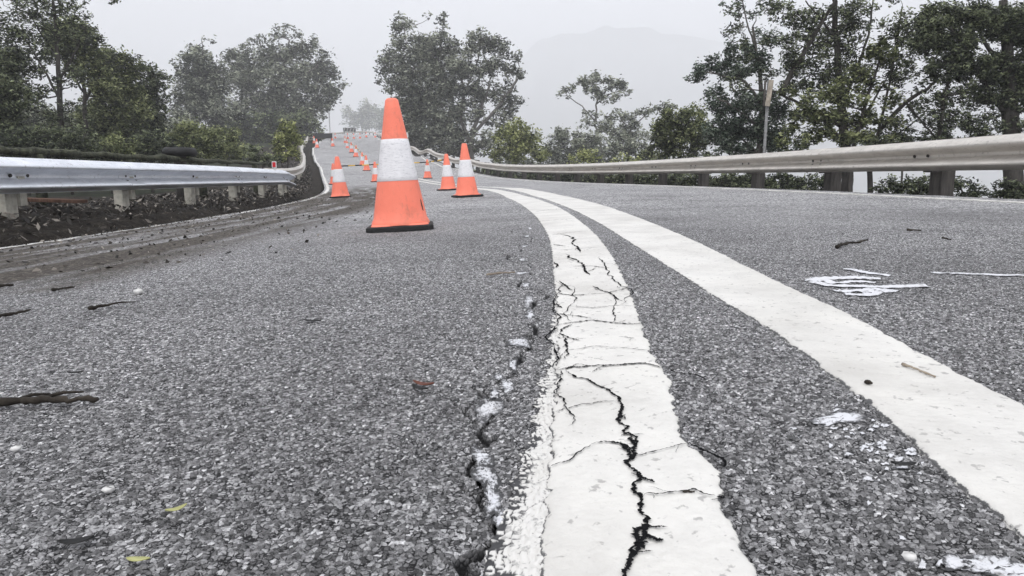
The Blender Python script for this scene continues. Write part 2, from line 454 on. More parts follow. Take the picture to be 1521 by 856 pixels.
# ------------------------------------------------------------------ the road
def graded(a, b, f):
    out = [a]
    while out[-1] < b: out.append(out[-1] + f(out[-1]))
    return np.array(out)
def ds(s):
    if s < -.6: return .6
    if s < .25: return .05
    if s < .8: return .0021
    if s < 3.6: return .0021 + (s-.8)*.0024
    return .0088*(s/3.6)**2.0 if s < 9 else min(.0088*(s/3.6)**2.0, .5)
def dt(t):
    a = abs(t - .05)
    return .0022 if a < .58 else min(.0022 + (a-.58)*.0054, .02)
sv = graded(-6, 165, ds)
tp = graded(.05, 3.75, dt); tn = .1 - graded(.05, 3.78, dt)
tv = np.concatenate([tn[::-1][:-1], tp])
Sg, Tg = np.meshgrid(sv, tv, indexing='ij')
P = from_st(Sg.ravel(), Tg.ravel()); x = P[:, 0]; y = P[:, 1]; sf = Sg.ravel(); tf = Tg.ravel()
# broken left edge of the seal
z = zroad(sf, tf)
nearw = np.clip((6.5 - sf) / 3.5, 0, 1) * (sf > 0) * np.clip((2.9 - np.abs(tf)) / .8, 0, 1)
sel = nearw > 0
ch = np.full(x.shape, .3); cr_ = np.full(x.shape, .5)
a, b = stones(x[sel], y[sel]); ch[sel] = a; cr_[sel] = b
low = fbm(x*5, y*5, 3) - .5; mid = fbm(x*40, y*40, 8, 3) - .45
def chip_amp(s): return .0036 * np.clip((6.5 - s) / 3.5, 0, 1)
z = z + nearw * (ch*.0024 + mid*.0055) + low*.006*np.clip((30-sf)/20, 0, 1)
crack = np.zeros(x.shape)
m = (sf > .2) & (sf < 5) & (tf < .35) & (tf > -.7)
xm, ym = x[m], y[m]
wob = .0035*(fbm(xm*120, ym*120, 20, 3) - .45)
cm = np.zeros(xm.shape)
d, u = dist_poly(xm, ym, CRACK_L)
wid = .0030*(.35 + 1.5*vnoise(xm*28, ym*28, 31)) + .004*np.clip(vnoise(xm*9, ym*14, 33)-.55, 0, 1)*2.2
cm = np.maximum(cm, np.clip((wid - d + wob*1.6) / .0022, 0, 1))
for Pb in CRACK_B:
    d, u = dist_poly(xm, ym, Pb)
    cm = np.maximum(cm, np.clip((.0024*(.4+1.2*vnoise(xm*40, ym*40, 41)) - d + wob) / .002, 0, 1))
crack[m] = cm
z = z - crack*.008
# tracked dirt on the left side of the lane
DIRT = edge([(0,440),(120,432),(220,412),(330,388),(450,352),(540,318),(600,302)])
td = np.interp(sf, DIRT[:, 0], DIRT[:, 1])
dirt = np.clip((td + .25*(fbm(x*1.3, y*.5, 50)-.45)*2 - tf) / .45, 0, 1) * np.clip((26 - sf)/8, 0, 1)
dirt = dirt * np.clip(.5 + 3.4*(fbm(sf*.7, tf*7, 52, 5)-.36), 0, 1.3) * np.clip((tf+3.72)/.15, 0, 1)
z = z + dirt * (fbm(x*9, y*9, 60, 4)) * .012
def Hsurf(px_, py_):
    """height of the finished seal at world x, y (arrays)"""
    s, t = to_st(px_, py_)
    w = np.clip((6.5 - s)/3.5, 0, 1) * (s > 0) * np.clip((2.9-np.abs(t))/.8, 0, 1)
    a, b = stones(px_, py_)
    return zroad(s, t) + w*(a*.0024 + (fbm(px_*40, py_*40, 8, 3)-.45)*.0055) + (fbm(px_*5, py_*5, 3)-.5)*.006*np.clip((30-s)/20, 0, 1), a
ni, nj = len(sv), len(tv)
I = np.arange(ni*nj).reshape(ni, nj)
Q = np.stack([I[:-1, :-1], I[:-1, 1:], I[1:, 1:], I[1:, :-1]], -1).reshape(-1, 4)
print('road verts', ni, nj, ni*nj)
road = mesh_np('road', np.stack([x, y, z], -1), Q, M['road'], None,
               {'chip': cr_, 'chip_height': ch, 'near': nearw, 'dirt': dirt, 'crack': crack}, smooth=True)
tag(road, 'grey chip seal mountain road curving left and climbing away', None, None, 'structure')

# ------------------------------------------------------------------ painted lines
def strip(name, EL, ER, farL, farR, s0, s1, mat, lift, dsf, nt=48, rag=.004, follow=0, seed=0, label=None):
    s = graded(s0, s1, dsf)
    tl = tedge(EL, s, farL) if EL is not None else np.full(s.shape, farL); tr = tedge(ER, s, farR) if ER is not None else np.full(s.shape, farR)
    rs = np.clip(4 / np.maximum(s, .3), .3, 1)
    rg = rag*(np.clip(s*.25, 1, 2.2))
    tl = tl + rg*((fbm(s*55, s*0+seed, 70+seed, 4)-.47)*3.2); tr = tr + rg*((fbm(s*55, s*0+seed+9, 75+seed, 4)-.47)*3.2)
    u = np.linspace(0, 1, nt)
    tt = tl[:, None]*(1-u) + tr[:, None]*u; ss = np.repeat(s[:, None], nt, 1)
    p = from_st(ss.ravel(), tt.ravel())
    h, a = Hsurf(p[:, 0], p[:, 1]); sm = zroad(ss.ravel(), tt.ravel()) + (fbm(p[:, 0]*5, p[:, 1]*5, 3)-.5)*.006*np.clip((30-ss.ravel())/20, 0, 1)
    w = np.clip((6.5 - ss.ravel())/3.5, 0, 1)
    zz = h + lift if follow else sm + lift + w*(.0022*a*.45 + .0012*fbm(p[:, 0]*60, p[:, 1]*60, 5, 3))
    if not follow:     # rounded edge running down into the seal
        U = np.repeat(u[None, :], len(s), 0).ravel()
        e = np.clip(np.minimum(U, 1-U)/.03, 0, 1); zz = zz - (1-e)*.003*w
    ii = np.arange(len(s)*nt).reshape(len(s), nt)
    q = np.stack([ii[:-1, :-1], ii[:-1, 1:], ii[1:, 1:], ii[1:, :-1]], -1).reshape(-1, 4)
    V = np.stack([p[:, 0], p[:, 1], zz], -1)
    if not follow:
        base = V.copy(); k = len(V)
        Lc = ii[:, 0]; Rc = ii[:, -1]
        V = np.concatenate([V, V[Lc]-[0, 0, .010], V[Rc]-[0, 0, .010]]); n = len(s)
        lb = k + np.arange(n); rb = k + n + np.arange(n)
        q = np.concatenate([q, np.stack([Lc[:-1], Lc[1:], lb[1:], lb[:-1]], -1), np.stack([Rc[1:], Rc[:-1], rb[:-1], rb[1:]], -1)])
    wear = np.repeat(np.clip(np.minimum(u/.5, 1)*.55+.35, 0, 1)[None, :], len(s), 0).ravel()
    if follow:
        wear = wear * np.clip(.75 + .5*fbm(p[:, 0]*14, p[:, 1]*14, 91), 0, 1.2)
        at_ = {'wear': wear, 'chip_height': a}
    else:
        ew = np.minimum(U, 1-U)*np.abs(np.repeat((tr-tl)[:, None], nt, 1).ravel())/.018
        at_ = {'edge': np.concatenate([np.clip(ew, 0, 1.2), np.full(2*len(s), .3)])}
    o = mesh_np(name, V, q, mat, None, at_, smooth=True)
    if label: tag(o, label)
    o['kind'] = 'structure'
    return o
dsl = lambda s: .0028 if s < .9 else (.0028 + (s-.9)*.0026 if s < 4 else min(.011*(s/4)**1.8, .5))
strip('road_marking', L1L, L1R, -.255, -.105, .2, 36, M['paint'], .0048, dsl, 56, .0042, 0, 1, 'cracked white left line of the double centre lines')
strip('road_marking', L2L, L2R, .105, .255, .2, 36, M['paint'], .0048, dsl, 56, .0034, 0, 2, 'intact white right line of the double centre lines')
L1Lm = L1L.copy(); L1Lm[:, 1] += .004
worn = strip('road_marking', WL, L1Lm[L1Lm[:, 0] < 2.2], -.255, -.25, .28, 2.0, M['worn'], .0014, dsl, 44, .007, 1, 3, 'worn speckled white paint along the cracked line')
strip('road_marking', None, None, 3.28, 3.40, -5, 135, M['paint'], .006, lambda s: max(.03, min(.012*abs(s), .6)), 8, .006, 0, 4, 'thin white edge line below the right guardrail')
strip('road_marking', None, None, -3.64, -3.54, 13, 125, M['paint'], .006, lambda s: max(.05, min(.012*abs(s), .6)), 8, .010, 0, 5, 'thin white edge line on the left of the far road')

strip('road_marking', None, None, -3.71, -3.61, 1.0, 13.5, M['worn'], .002, lambda s: .012 + .004*s, 10, .012, 1, 6, 'dusty pale worn line along the left edge of the seal')
# cracks across the paint
def ribbon(name, lines, mat, lift, label, seed=0):
    rq = np.random.default_rng(seed+77); extra = []
    for pts, w in lines:
        for (a, b) in zip(pts[:-1], pts[1:]):
            for _ in range(rq.integers(0, 2)):
                u = rq.random(); k_ = (a[1]/600.0); x0 = a[0]+(b[0]-a[0])*u; y0 = a[1]+(b[1]-a[1])*u
                dx, dy = rq.normal(0, 13)*k_, rq.normal(0, 6)*k_
                extra.append(([(x0, y0), (x0+dx*.5+rq.normal(0, 2), y0+dy*.5), (x0+dx, y0+dy)], w*.30))
    lines = list(lines) + extra
    V = []; Fs = []; r = np.random.default_rng(seed)
    for pts, w in lines:
        Pp = jag(pix_line(pts), .10 if pts[0][1] > 500 else .05, 4, seed + len(V))
        n = len(Pp); tg = np.gradient(Pp, axis=0); tg /= np.linalg.norm(tg, axis=1)[:, None] + 1e-9
        nn = np.stack([-tg[:, 1], tg[:, 0]], -1)
        taper = np.minimum(1, np.minimum(np.arange(n), np.arange(n)[::-1])/(n*.15) + .12)
        wv = w*taper*(.35 + 1.3*r.random(n))[:, None].ravel()*.5
        b = len(V)
        A = Pp + nn*wv[:, None]*(.6+.8*r.random(n))[:, None]; B = Pp - nn*wv[:, None]*(.6+.8*r.random(n))[:, None]
        for q in (A, B):
            s, t = to_st(q[:, 0], q[:, 1]); zz = zroad(s, t) + (fbm(q[:, 0]*5, q[:, 1]*5, 3)-.5)*.006 + lift
            V += [(q[i, 0], q[i, 1], zz[i]) for i in range(n)]
        Fs += [(b+i, b+i+1, b+n+i+1, b+n+i) for i in range(n-1)]
    o = mesh_np(name, np.array(V), np.array(Fs), mat); tag(o, label, None, None, 'structure')
    return o
ribbon('crack', [
    ([(826,556),(850,551),(880,550),(915,549),(945,546),(985,553)], .0042),
    ([(985,553),(1003,560),(1030,563),(1052,572)], .0032), ([(844,640),(838,600),(834,570),(832,556)], .002), ([(836,540),(842,520),(838,505)], .003), ([(826,420),(822,460),(828,487),(826,530),(826,556)], .003),
    ([(840,556),(870,570),(890,581),(908,592),(922,618),(932,640),(936,655)], .0035),
    ([(945,815),(936,842),(930,860),(926,885)], .0034), ([(826,618),(850,612),(884,606),(915,604)], .0014), ([(955,748),(990,742),(1030,736),(1064,748)], .0014), ([(818,702),(850,690),(878,668)], .0014), ([(940,690),(985,676),(1022,668)], .0013), ([(848,525),(885,520),(930,522),(968,528)], .0016), ([(846,460),(880,462),(925,458),(945,460)], .0020), ([(872,443),(905,440),(934,432)], .0022), ([(850,430),(852,455),(850,484)], .0018), ([(905,441),(912,462),(910,484)], .0018), ([(820,352),(845,348),(872,345)], .004), ([(828,374),(860,372),(890,370)], .004), ([(800,330),(830,328),(856,326)], .005), ([(790,316),(815,313),(838,312)], .006), ([(878,668),(905,664),(925,668),(938,690),(940,705),(950,722),(952,750),(950,770),(958,795),(950,818),(938,840),(928,856)], .0036),
    ([(922,655),(933,650),(946,658),(944,672),(930,676),(922,664)], .0032),
    ([(938,655),(944,672),(938,690)], .0045),
    ([(944,712),(960,722),(972,727)], .003),
    ([(952,790),(960,808),(978,815),(985,816)], .0038),
    ([(958,795),(945,800),(950,818),(946,830)], .0055),
    ([(832,487),(850,484),(880,480),(910,484),(940,486),(960,484)], .0036),
    ([(832,500),(838,492),(850,487)], .0032), ([(830,500),(845,508),(862,512)], .003),
    ([(828,470),(850,473),(880,478)], .003), ([(930,506),(942,508)], .002),
    ([(826,440),(850,444),(872,443)], .004), ([(830,420),(842,430),(850,436)], .004),
    ([(840,380),(858,392),(868,402),(876,412)], .006), ([(832,350),(850,362),(862,378)], .007),
    ([(850,400),(880,399),(905,402)], .004), ([(880,430),(905,440),(925,452)], .004),
    ([(822,365),(840,368)], .006), ([(1024,668),(1045,680),(1075,706)], .0035), ([(1066,748),(1074,752)], .003),
    ([(890,384),(900,400),(912,420),(930,455)], .0035),
    ([(824,392),(830,402)], .005), ([(826,456),(834,462)], .004)], M['crack'], .0074, 'dark cracks splitting the white left centre line', 5)

# ------------------------------------------------------------------ spilt and sprayed white paint
def splash(name, blobs, mat, label, lift=.0016, seed=0, n=26, base_wear=.55):
    V = []; Fs = []; We = []
    r = np.random.default_rng(seed)
    for (px, py, rx, ry) in blobs:
        g = ground_at(px, py); c = np.array(g[:2])
        ex = (np.array(ground_at(px+rx, py)[:2]) - c); ey = (np.array(ground_at(px, py-ry)[:2]) - c)
        ph = r.random(6)*6.28; b = len(V)
        rings = max(4, min(16, int(np.linalg.norm(ey)/.003)))
        for k in range(rings+1):
            f = k/rings
            for j in range(n):
                a = 6.283*j/n
                w = 1 + .22*math.sin(2*a+ph[0]) + .16*math.sin(3*a+ph[1]) + .12*math.sin(5*a+ph[2]) + .08*math.sin(9*a+ph[3])
                q = c + (ex*math.cos(a) + ey*math.sin(a))*f*w
                V.append((q[0], q[1], 0)); We.append(base_wear*(1.25 - .75*f**2))
        for k in range(rings):
            for j in range(n): Fs.append((b+k*n+j, b+k*n+(j+1) % n, b+(k+1)*n+(j+1) % n, b+(k+1)*n+j))
    V = np.array(V); h, a = Hsurf(V[:, 0], V[:, 1]); V[:, 2] = h + lift
    o = mesh_np(name, V, np.array(Fs), mat, None, {'wear': np.array(We), 'chip_height': a}, smooth=True)
    tag(o, label, None, None, 'structure'); return o
splash('paint_splash', [(726,606,20,17),(716,680,17,16),(722,706,18,22),(732,740,16,26),(742,772,11,13),(753,574,10,12),(772,510,15,9),(762,543,8,8),
    (788,468,9,6),(785,448,8,9),(781,424,6,4),(774,406,13,2),(776,386,7,2),(779,366,5,2),(783,352,5,2),(787,340,4,2),(740,560,7,5),(735,585,8,6)], M['spray'], 'bluish white paint spilt along the asphalt crack', .0007, 3, 26, .57)
rb = []
rr = random.Random(4)
for _ in range(46):
    px = rr.gauss(1290, 55); py = 640 + (px-1290)*.5 + rr.gauss(18, 26); k = (py/700)**2
    if py > 856 or px > 1500: continue
    rb.append((px, py, rr.uniform(3, 9)*k, rr.uniform(1.8, 4)*k))
splash('paint_splash', [(1248,622,42,9),(1232,628,18,6)] + rb, M['spray'], 'white paint flecks beside the right centre line', .0012, 4, 16, .74)
splash('paint_splash', [(1480,842,60,14),(1420,836,26,10),(1515,852,50,16),(1395,838,6,5),(1370,840,8,7),(1340,800,6,4)], M['spray'], 'white paint patch at the lower right corner of the road', .0012, 6, 26, .70)
def stroke(name, lines, mat, label):
    V = []; Fs = []; We = []
    for pts, w in lines:
        Pp = pix_line(pts); Pp = jag(Pp, .02, 3, 3)
        n = len(Pp); tg = np.gradient(Pp, axis=0); tg /= np.linalg.norm(tg, axis=1)[:, None]+1e-9; nn = np.stack([-tg[:, 1], tg[:, 0]], -1)
        b = len(V); K = 7
        for k in range(K):
            f = k/(K-1)*2-1
            for i in range(n): q = Pp[i] + nn[i]*w*f; V.append((q[0], q[1], 0)); We.append(.95*(1-.55*abs(f)**2))
        for k in range(K-1):
            Fs += [(b+k*n+i, b+k*n+i+1, b+(k+1)*n+i+1, b+(k+1)*n+i) for i in range(n-1)]
    V = np.array(V); h, a = Hsurf(V[:, 0], V[:, 1]); V[:, 2] = h + .0025
    o = mesh_np(name, V, np.array(Fs), mat, None, {'wear': np.array(We), 'chip_height': a}, smooth=True)
    tag(o, label, None, None, 'structure')
stroke('spray_marking', [([(1258,402),(1285,407),(1322,412)], .016), ([(1206,419),(1222,415),(1265,414),(1308,416)], .022),
    ([(1206,420),(1228,424),(1300,427),(1378,427)], .02), ([(1225,417),(1235,421),(1270,419),(1300,421)], .014), ([(1245,435),(1280,433),(1300,432),(1330,436)], .022),
    ([(1255,439),(1285,441),(1300,436),(1265,434)], .018), ([(1300,430),(1318,436)], .016)], M['spray'], 'white sprayed survey scribble on the right lane')
stroke('spray_marking', [([(1385,407),(1430,408),(1521,411),(1600,413)], .013)], M['spray'], 'thin white sprayed line on the right lane')

# ------------------------------------------------------------------ verge and terrain
def prof_left(s, t):
    """t < -3.75 : gutter, litter bank, bush floor ; relative to the road edge height"""
    e = zroad(s, np.full(np.shape(t), -3.75)); a = -t - 3.75
    z = np.interp(a, [0, .03, .10, .32, .50, 1.2, 2.2, 4, 8, 20, 60, 200], [0, -.06, -.12, -.11, .0, .09, .12, .0, .0, .3, 1, 2])
    return e + z
def prof_right(s, t):
    e = zroad(s, np.full(np.shape(t), 3.7)); a = t - 3.7
    return e + np.interp(a, [0, .03, .6, 1.2, 4, 10, 30, 80, 250, 600], [0, -.06, -.10, -.5, -2.6, -6.5, -16, -32, -60, -60])
def sheet(name, s, t, fn, mat, amp, label, sc=3):
    ss, tt = np.meshgrid(s, t, indexing='ij'); ss = ss.ravel(); tt = tt.ravel()
    p = from_st(ss, tt); zz = fn(ss, tt)
    edge_w = np.clip((np.abs(tt) - 3.76)/.2, 0, 1)
    zz = zz + edge_w*amp*(fbm(p[:, 0]*sc, p[:, 1]*sc, 80, 5)-.45)*2 + edge_w*amp*.5*(fbm(p[:, 0]*sc*5, p[:, 1]*sc*5, 84, 4)-.45)*2
    a, b = len(s), len(t); ii = np.arange(a*b).reshape(a, b)
    q = np.stack([ii[:-1, :-1], ii[:-1, 1:], ii[1:, 1:], ii[1:, :-1]], -1).reshape(-1, 4)
    o = mesh_np(name, np.stack([p[:, 0], p[:, 1], zz], -1), q, mat, None, None, smooth=True)
    tag(o, label, None, None, 'structure'); return o
sl = graded(-6, 40, lambda s: .05 if s < 9 else .1); tl_ = -np.concatenate([np.arange(4.13, 4.6, .03), np.arange(4.6, 6.6, .08)])[::-1]
M['gutter'] = mat_soil('dark_gutter', [(.35, (.005, .005, .005)), (.55, (.014, .013, .012)), (.72, (.06, .055, .05))], 14)  # darker ground colour over the whole gutter strip than on the verge
sheet('gutter', sl[sl < 17], -np.arange(3.75, 4.16, .03)[::-1], prof_left, M['gutter'], .012, 'dark gutter strip along the left edge of the seal', 9)
tl_ = np.concatenate([-np.arange(6.6, 10.1, .35)[::-1][:-1], tl_])
sheet('verge', sl[sl < 17.1], tl_, prof_left, M['verge'], .035, 'dark leaf litter verge under the left guardrail', 5)
sl2 = graded(16.9, 150, lambda s: .12 if s < 35 else .5)
sheet('verge', sl2, -np.concatenate([np.arange(3.75, 4.6, .06), np.arange(4.6, 8, .2)])[::-1], prof_left, M['verge'], .05, 'dark far verge along the climbing road', 2)
sr_ = graded(-6, 150, lambda s: .12 if s < 20 else .4)
sheet('verge', sr_, np.arange(3.7, 6.2, .1), prof_right, M['verge'], .03, 'dark edge falling away under the right guardrail', 4)
# the terrain: one sheet over everything, a little below the road and the verges
gx = np.concatenate([-np.geomspace(60, 2200, 24)[::-1], np.arange(-58, 58.1, 1.0), np.geomspace(60, 2200, 24)])
gy = np.concatenate([[-300, -120, -60, -30, -15, -8], np.arange(-4, 170, 1.2), np.geomspace(172, 2400, 30)])
GX, GY = np.meshgrid(gx, gy, indexing='ij'); fx = GX.ravel(); fy = GY.ravel()
smp = np.arange(-30, 190, 1.0); Cs = C(smp); Ns = N(smp)
D = np.full(fx.shape, 1e9); sb = np.zeros(fx.shape)
for i in range(len(smp)):
    d2 = (fx-Cs[i, 0])**2 + (fy-Cs[i, 1])**2; mm = d2 < D; D = np.where(mm, d2, D); sb = np.where(mm, smp[i], sb)
cc = C(sb); nn = N(sb); side = (fx-cc[:, 0])*nn[:, 0] + (fy-cc[:, 1])*nn[:, 1]
dist = np.sqrt(D); tt = np.where(side < 0, -dist, dist)
tz = np.where(tt < -3.75, prof_left(sb, np.minimum(tt, -3.75)), np.where(tt > 3.7, prof_right(sb, np.maximum(tt, 3.7)), zroad(sb, np.clip(tt, -3.75, 3.7))))
far = np.clip((dist-8)/60, 0, 1)
tz = tz - np.where(dist < 7.5, .35, .05) + far*6*(fbm(fx*.02, fy*.02, 90, 4)-.47)
tz = np.where((fy > 160), np.minimum(tz, 9.5 - (fy-160)*.05), tz)
tz = np.maximum(tz, -62)
ii = np.arange(len(fx)).reshape(len(gx), len(gy))
q = np.stack([ii[:-1, :-1], ii[1:, :-1], ii[1:, 1:], ii[:-1, 1:]], -1).reshape(-1, 4)
tag(mesh_np('terrain', np.stack([fx, fy, tz], -1), q, M['terrain'], None, None, smooth=True), 'forest floor falling to a valley on the right', None, None, 'structure')
def terrain_z(X, Y):
    i = np.argmin((fx-X)**2 + (fy-Y)**2); return tz[i]

# misty mountain
ang = np.linspace(-1, 1, 160)
prof_px = np.array([(600,262),(700,236),(756,120),(782,78),(800,60),(850,52),(905,40),(960,44),(1020,58),(1120,70),(1300,110),(1500,170),(1700,230),(1900,262)], float)
xs = np.linspace(600, 1900, 160); ys = np.interp(xs, prof_px[:, 0], prof_px[:, 1]) + (fbm(xs*.03, xs*0, 95, 4)-.47)*14
DM = 2150.0; V = []
top = np.array([at(a, b, DM) for a, b in zip(xs, ys)])
rows = 24
for k in range(rows+1):
    f = k/rows
    for i in range(160):
        p = top[i]; zz = -60 + (p[2]+60)*(1-abs(2*f-1)**1.3)
        V.append((p[0] + (fbm(np.array([i*.2]), np.array([k*.7]), 97)[0]-.47)*20, DM + (f-.5)*520 + (fbm(np.array([i*.15]), np.array([k*.5]), 98)[0]-.47)*50, max(zz, -61)))
ii = np.arange((rows+1)*160).reshape(rows+1, 160)
q = np.stack([ii[:-1, :-1], ii[:-1, 1:], ii[1:, 1:], ii[1:, :-1]], -1).reshape(-1, 4)
tag(mesh_np('hills', np.array(V), q, M['hill'], None, None, smooth=True), 'steep mountain fading into the mist', None, None, 'structure')

# ------------------------------------------------------------------ loose litter
def flakes(name, P3, size, mat, tint, label, flat=.35, seed=0, parent=None, aspect=2.2, kind='stuff', up=None):
    r = np.random.default_rng(seed); n = len(P3)
    a = r.random(n)*6.283; tilt = r.normal(0, flat, n); roll = r.normal(0, flat, n)
    ux = np.stack([np.cos(a)*np.cos(tilt), np.sin(a)*np.cos(tilt), np.sin(tilt)], -1)
    w = np.stack([-np.sin(a)*np.cos(roll), np.cos(a)*np.cos(roll), np.sin(roll)], -1)
    L = size[:, None]; W = L/aspect
    V = np.stack([P3-ux*L, P3-w*W*.9+ux*L*.1, P3+ux*L, P3+w*W*.9+ux*L*.1], 1).reshape(-1, 3)
    q = np.arange(n*4).reshape(n, 4)
    o = mesh_np(name, V, q, mat, parent, {'tint': np.repeat(tint, 4)})
    if label: tag(o, label)
    if kind: o['kind'] = kind
    return o
n = 15000
s_ = rng.random(n)**1.5*44 - 1; t_ = -4.12 - rng.random(n)**.8*1.5
p = from_st(s_, t_); zz = prof_left(s_, t_) + .02 + rng.random(n)*.05
flakes('leaf_litter', np.stack([p[:, 0], p[:, 1], zz], -1), (.012+.035*rng.random(n)**2)*(1+np.clip(s_-8, 0, 40)*.03), M['litter'], np.clip(rng.random(n)**1.9, 0, 1), 'dead leaves and bark along the left verge', .5, 1)
n = 1500
s_ = rng.random(n)**1.4*18; t_ = -3.78 - rng.random(n)*.4
p = from_st(s_, t_); zz = prof_left(s_, t_) + .012
flakes('leaf_litter', np.stack([p[:, 0], p[:, 1], zz], -1), .006+.02*rng.random(n)**2, M['litter'], np.clip(rng.random(n)**2.4, 0, 1), 'scattered crumbs in the dark gutter', .4, 9, aspect=1.7)
n = 6500
s_ = 2.5 + rng.random(n)**1.2*16; t_ = -3.72 + rng.random(n)**1.6*2.4
p = from_st(s_, t_)
keep = t_ < np.interp(s_, DIRT[:, 0], DIRT[:, 1]) + rng.normal(0, .25, n); p = p[keep]; n = len(p)
zz, _ = Hsurf(p[:, 0], p[:, 1])
flakes('gravel', np.stack([p[:, 0], p[:, 1], zz+.008], -1), .003+.017*rng.random(n)**3, M['litter'], np.clip(rng.random(n)**1.6, 0, 1), 'grit and bark crumbs on the dirty left lane edge', .5, 2, aspect=1.4)

# ------------------------------------------------------------------ cones
def make_cone():
    r = empty('traffic_cone')
    body = MB(); R0, R1, H = .152, .033, .70
    zb = .030
    rad = lambda z: R0 + (R1-R0)*(z-zb)/(H-zb)
    body.lathe([(R0+.008, zb-.001), (R0+.006, zb+.008), (R0+.001, zb+.02)] + [(rad(z), z) for z in np.linspace(zb+.03, H-.012, 14)] + [(R1*.95, H-.007), (R1*.80, H-.002), (R1*.6, H), (R1*.5, H-.004), (R1*.5, H-.12)], 40)
    body.build('body', M['orange'], r, True)
    b = MB(); b.lathe([(rad(.262)+.0005, .262)] + [(rad(z)+.0022, z) for z in np.linspace(.264, .482, 10)] + [(rad(.484)+.0005, .484)], 40)
    b.build('reflective_band', M['band'], r, True)
    k = MB(); w = .178; c = .03
    oct_ = [(-w+c,-w),(w-c,-w),(w,-w+c),(w,w-c),(w-c,w),(-w+c,w),(-w,w-c),(-w,-w+c)]
    V = [(a, b_, 0) for a, b_ in oct_] + [(a, b_, .020) for a, b_ in oct_] + [(a*.96, b_*.96, .026) for a, b_ in oct_]
    Fs = [tuple(range(8))[::-1], tuple(range(16, 24))]
    for i in range(8): j = (i+1) % 8; Fs += [(i, j, 8+j, 8+i), (8+i, 8+j, 16+j, 16+i)]
    k.add(V, Fs); k.build('base', M['rubber'], r)
    fl = MB(); w2 = .150
    fl.add([(a*.86, b_*.86, .0262) for a, b_ in oct_] + [(a*.83, b_*.83, .034) for a, b_ in oct_], [tuple(range(8, 16))] + [(i, (i+1) % 8, 8+(i+1) % 8, 8+i) for i in range(8)])
    fl.build('flange', M['orange'], r)
    r.scale = (1.12, 1.12, 1.12)
    return r
cone0 = make_cone(); used = [False]
def tilt_for(s, t):
    e = .05
    zx = (zroad(s, t+e)-zroad(s, t-e))/(2*e); zs = (zroad(s+e, t)-zroad(s-e, t))/(2*e)
    T_ = T(np.array(s)); N_ = N(np.array(s))
    nrm = Vector((float(-zx*N_[0]-zs*T_[0]), float(-zx*N_[1]-zs*T_[1]), 1)).normalized()
    return Vector((0, 0, 1)).rotation_difference(nrm)
CONES = []
def cone_at(label, px, py=None, Y=None, rz=0, st=None, lean=None, group=True):
    if st is None:
        if Y is None: g = ground_at(px, py); s, t = g[3], g[4]
        else:
            X = (px-CX)/F*Y; s, t = map(float, to_st(X, Y))
    else: s, t = st
    o = cone0 if not used[0] else copy_tree(cone0); used[0] = True
    p = from_st(np.array(s), np.array(t)); z_ = float(zroad(s, t)) + (.004 if s < 8 else .006)
    o.location = (p[0], p[1], z_)
    q = tilt_for(s, t)
    o.rotation_mode = 'QUATERNION'
    q = q @ Matrix.Rotation(rz, 3, 'Z').to_quaternion()
    if lean: q = Matrix.Rotation(lean[0], 3, 'Y').to_quaternion() @ q
    o.rotation_quaternion = q
    tag(o, label, 'traffic cone', 'traffic cones closing the damaged lane'); CONES.append((o, s, t)); return o
c_big = cone_at('large orange and white traffic cone with dark scuff, nearest of all', 596, 341, None, .12)
sc_ = MB()   # scuff on the side of the big cone
c_right = cone_at('traffic cone with clean white band just left of the double lines, second nearest', 694, 293, None, .4)
c_mid = cone_at('shorter looking traffic cone directly behind the second nearest cone', 666, 283, None, .9)
c_left = cone_at('traffic cone near the flared end of the left guardrail', 508, None, 13.2, .2)
c_left2 = cone_at('traffic cone close behind the one near the rail end', 500, None, 26, .5)
c_l3 = cone_at('traffic cone half hidden by the left flank of the largest cone', 561, None, 27, .1)
c_r3 = cone_at('small traffic cone standing on the far white lines right of the largest cone', 637, None, 29, .1)
far_list = [(477,60,'traffic cone beside the far left edge line, nearer of two'), (473,72,'traffic cone beside the far left edge line, further of two'),
            (500,66,'lone traffic cone in the middle of the closed far lane'), (548,36,'striped row cone, nearest of the diagonal row'),
            (542,42,'striped row cone, second of the diagonal row'), (533,48,'striped row cone, third of the diagonal row'), (527,55,'striped row cone, fourth of the diagonal row'),
            (521,64,'striped row cone, fifth of the diagonal row'), (518,76,'striped row cone, last of the diagonal row'),
            (522,92,'distant cone on the upper road, leftmost of its line'), (531,96,'distant cone on the upper road, second from the left'), (540,99,'distant cone on the upper road, third from the left'),
            (549,102,'distant cone on the upper road, fourth from the left'), (562,104,'distant cone on the upper road, rightmost of its line'), (504,98,'distant cone near the dark trestle on the upper road')]
fc = []
for px, Y, lb in far_list: fc.append(cone_at(lb, px, None, Y, random.random()))
# scuff mark
sm = MB(); Rr = .150 + (.036-.150)*(.14-.03)/.67
pts = [(.16, .00), (.125, .03), (.095, .02), (.10, -.05), (.13, -.08), (.155, -.05)]
V = []
for h_, a_ in pts:
    rr_ = .150 + (-.114)*(h_-.03)/.67 + .0022
    an = -.42 + a_*.9; V.append((rr_*math.cos(an), rr_*math.sin(an), h_))
sm.add(V, [tuple(range(len(V)))]); so = sm.build('scuff', M['black'], c_big)

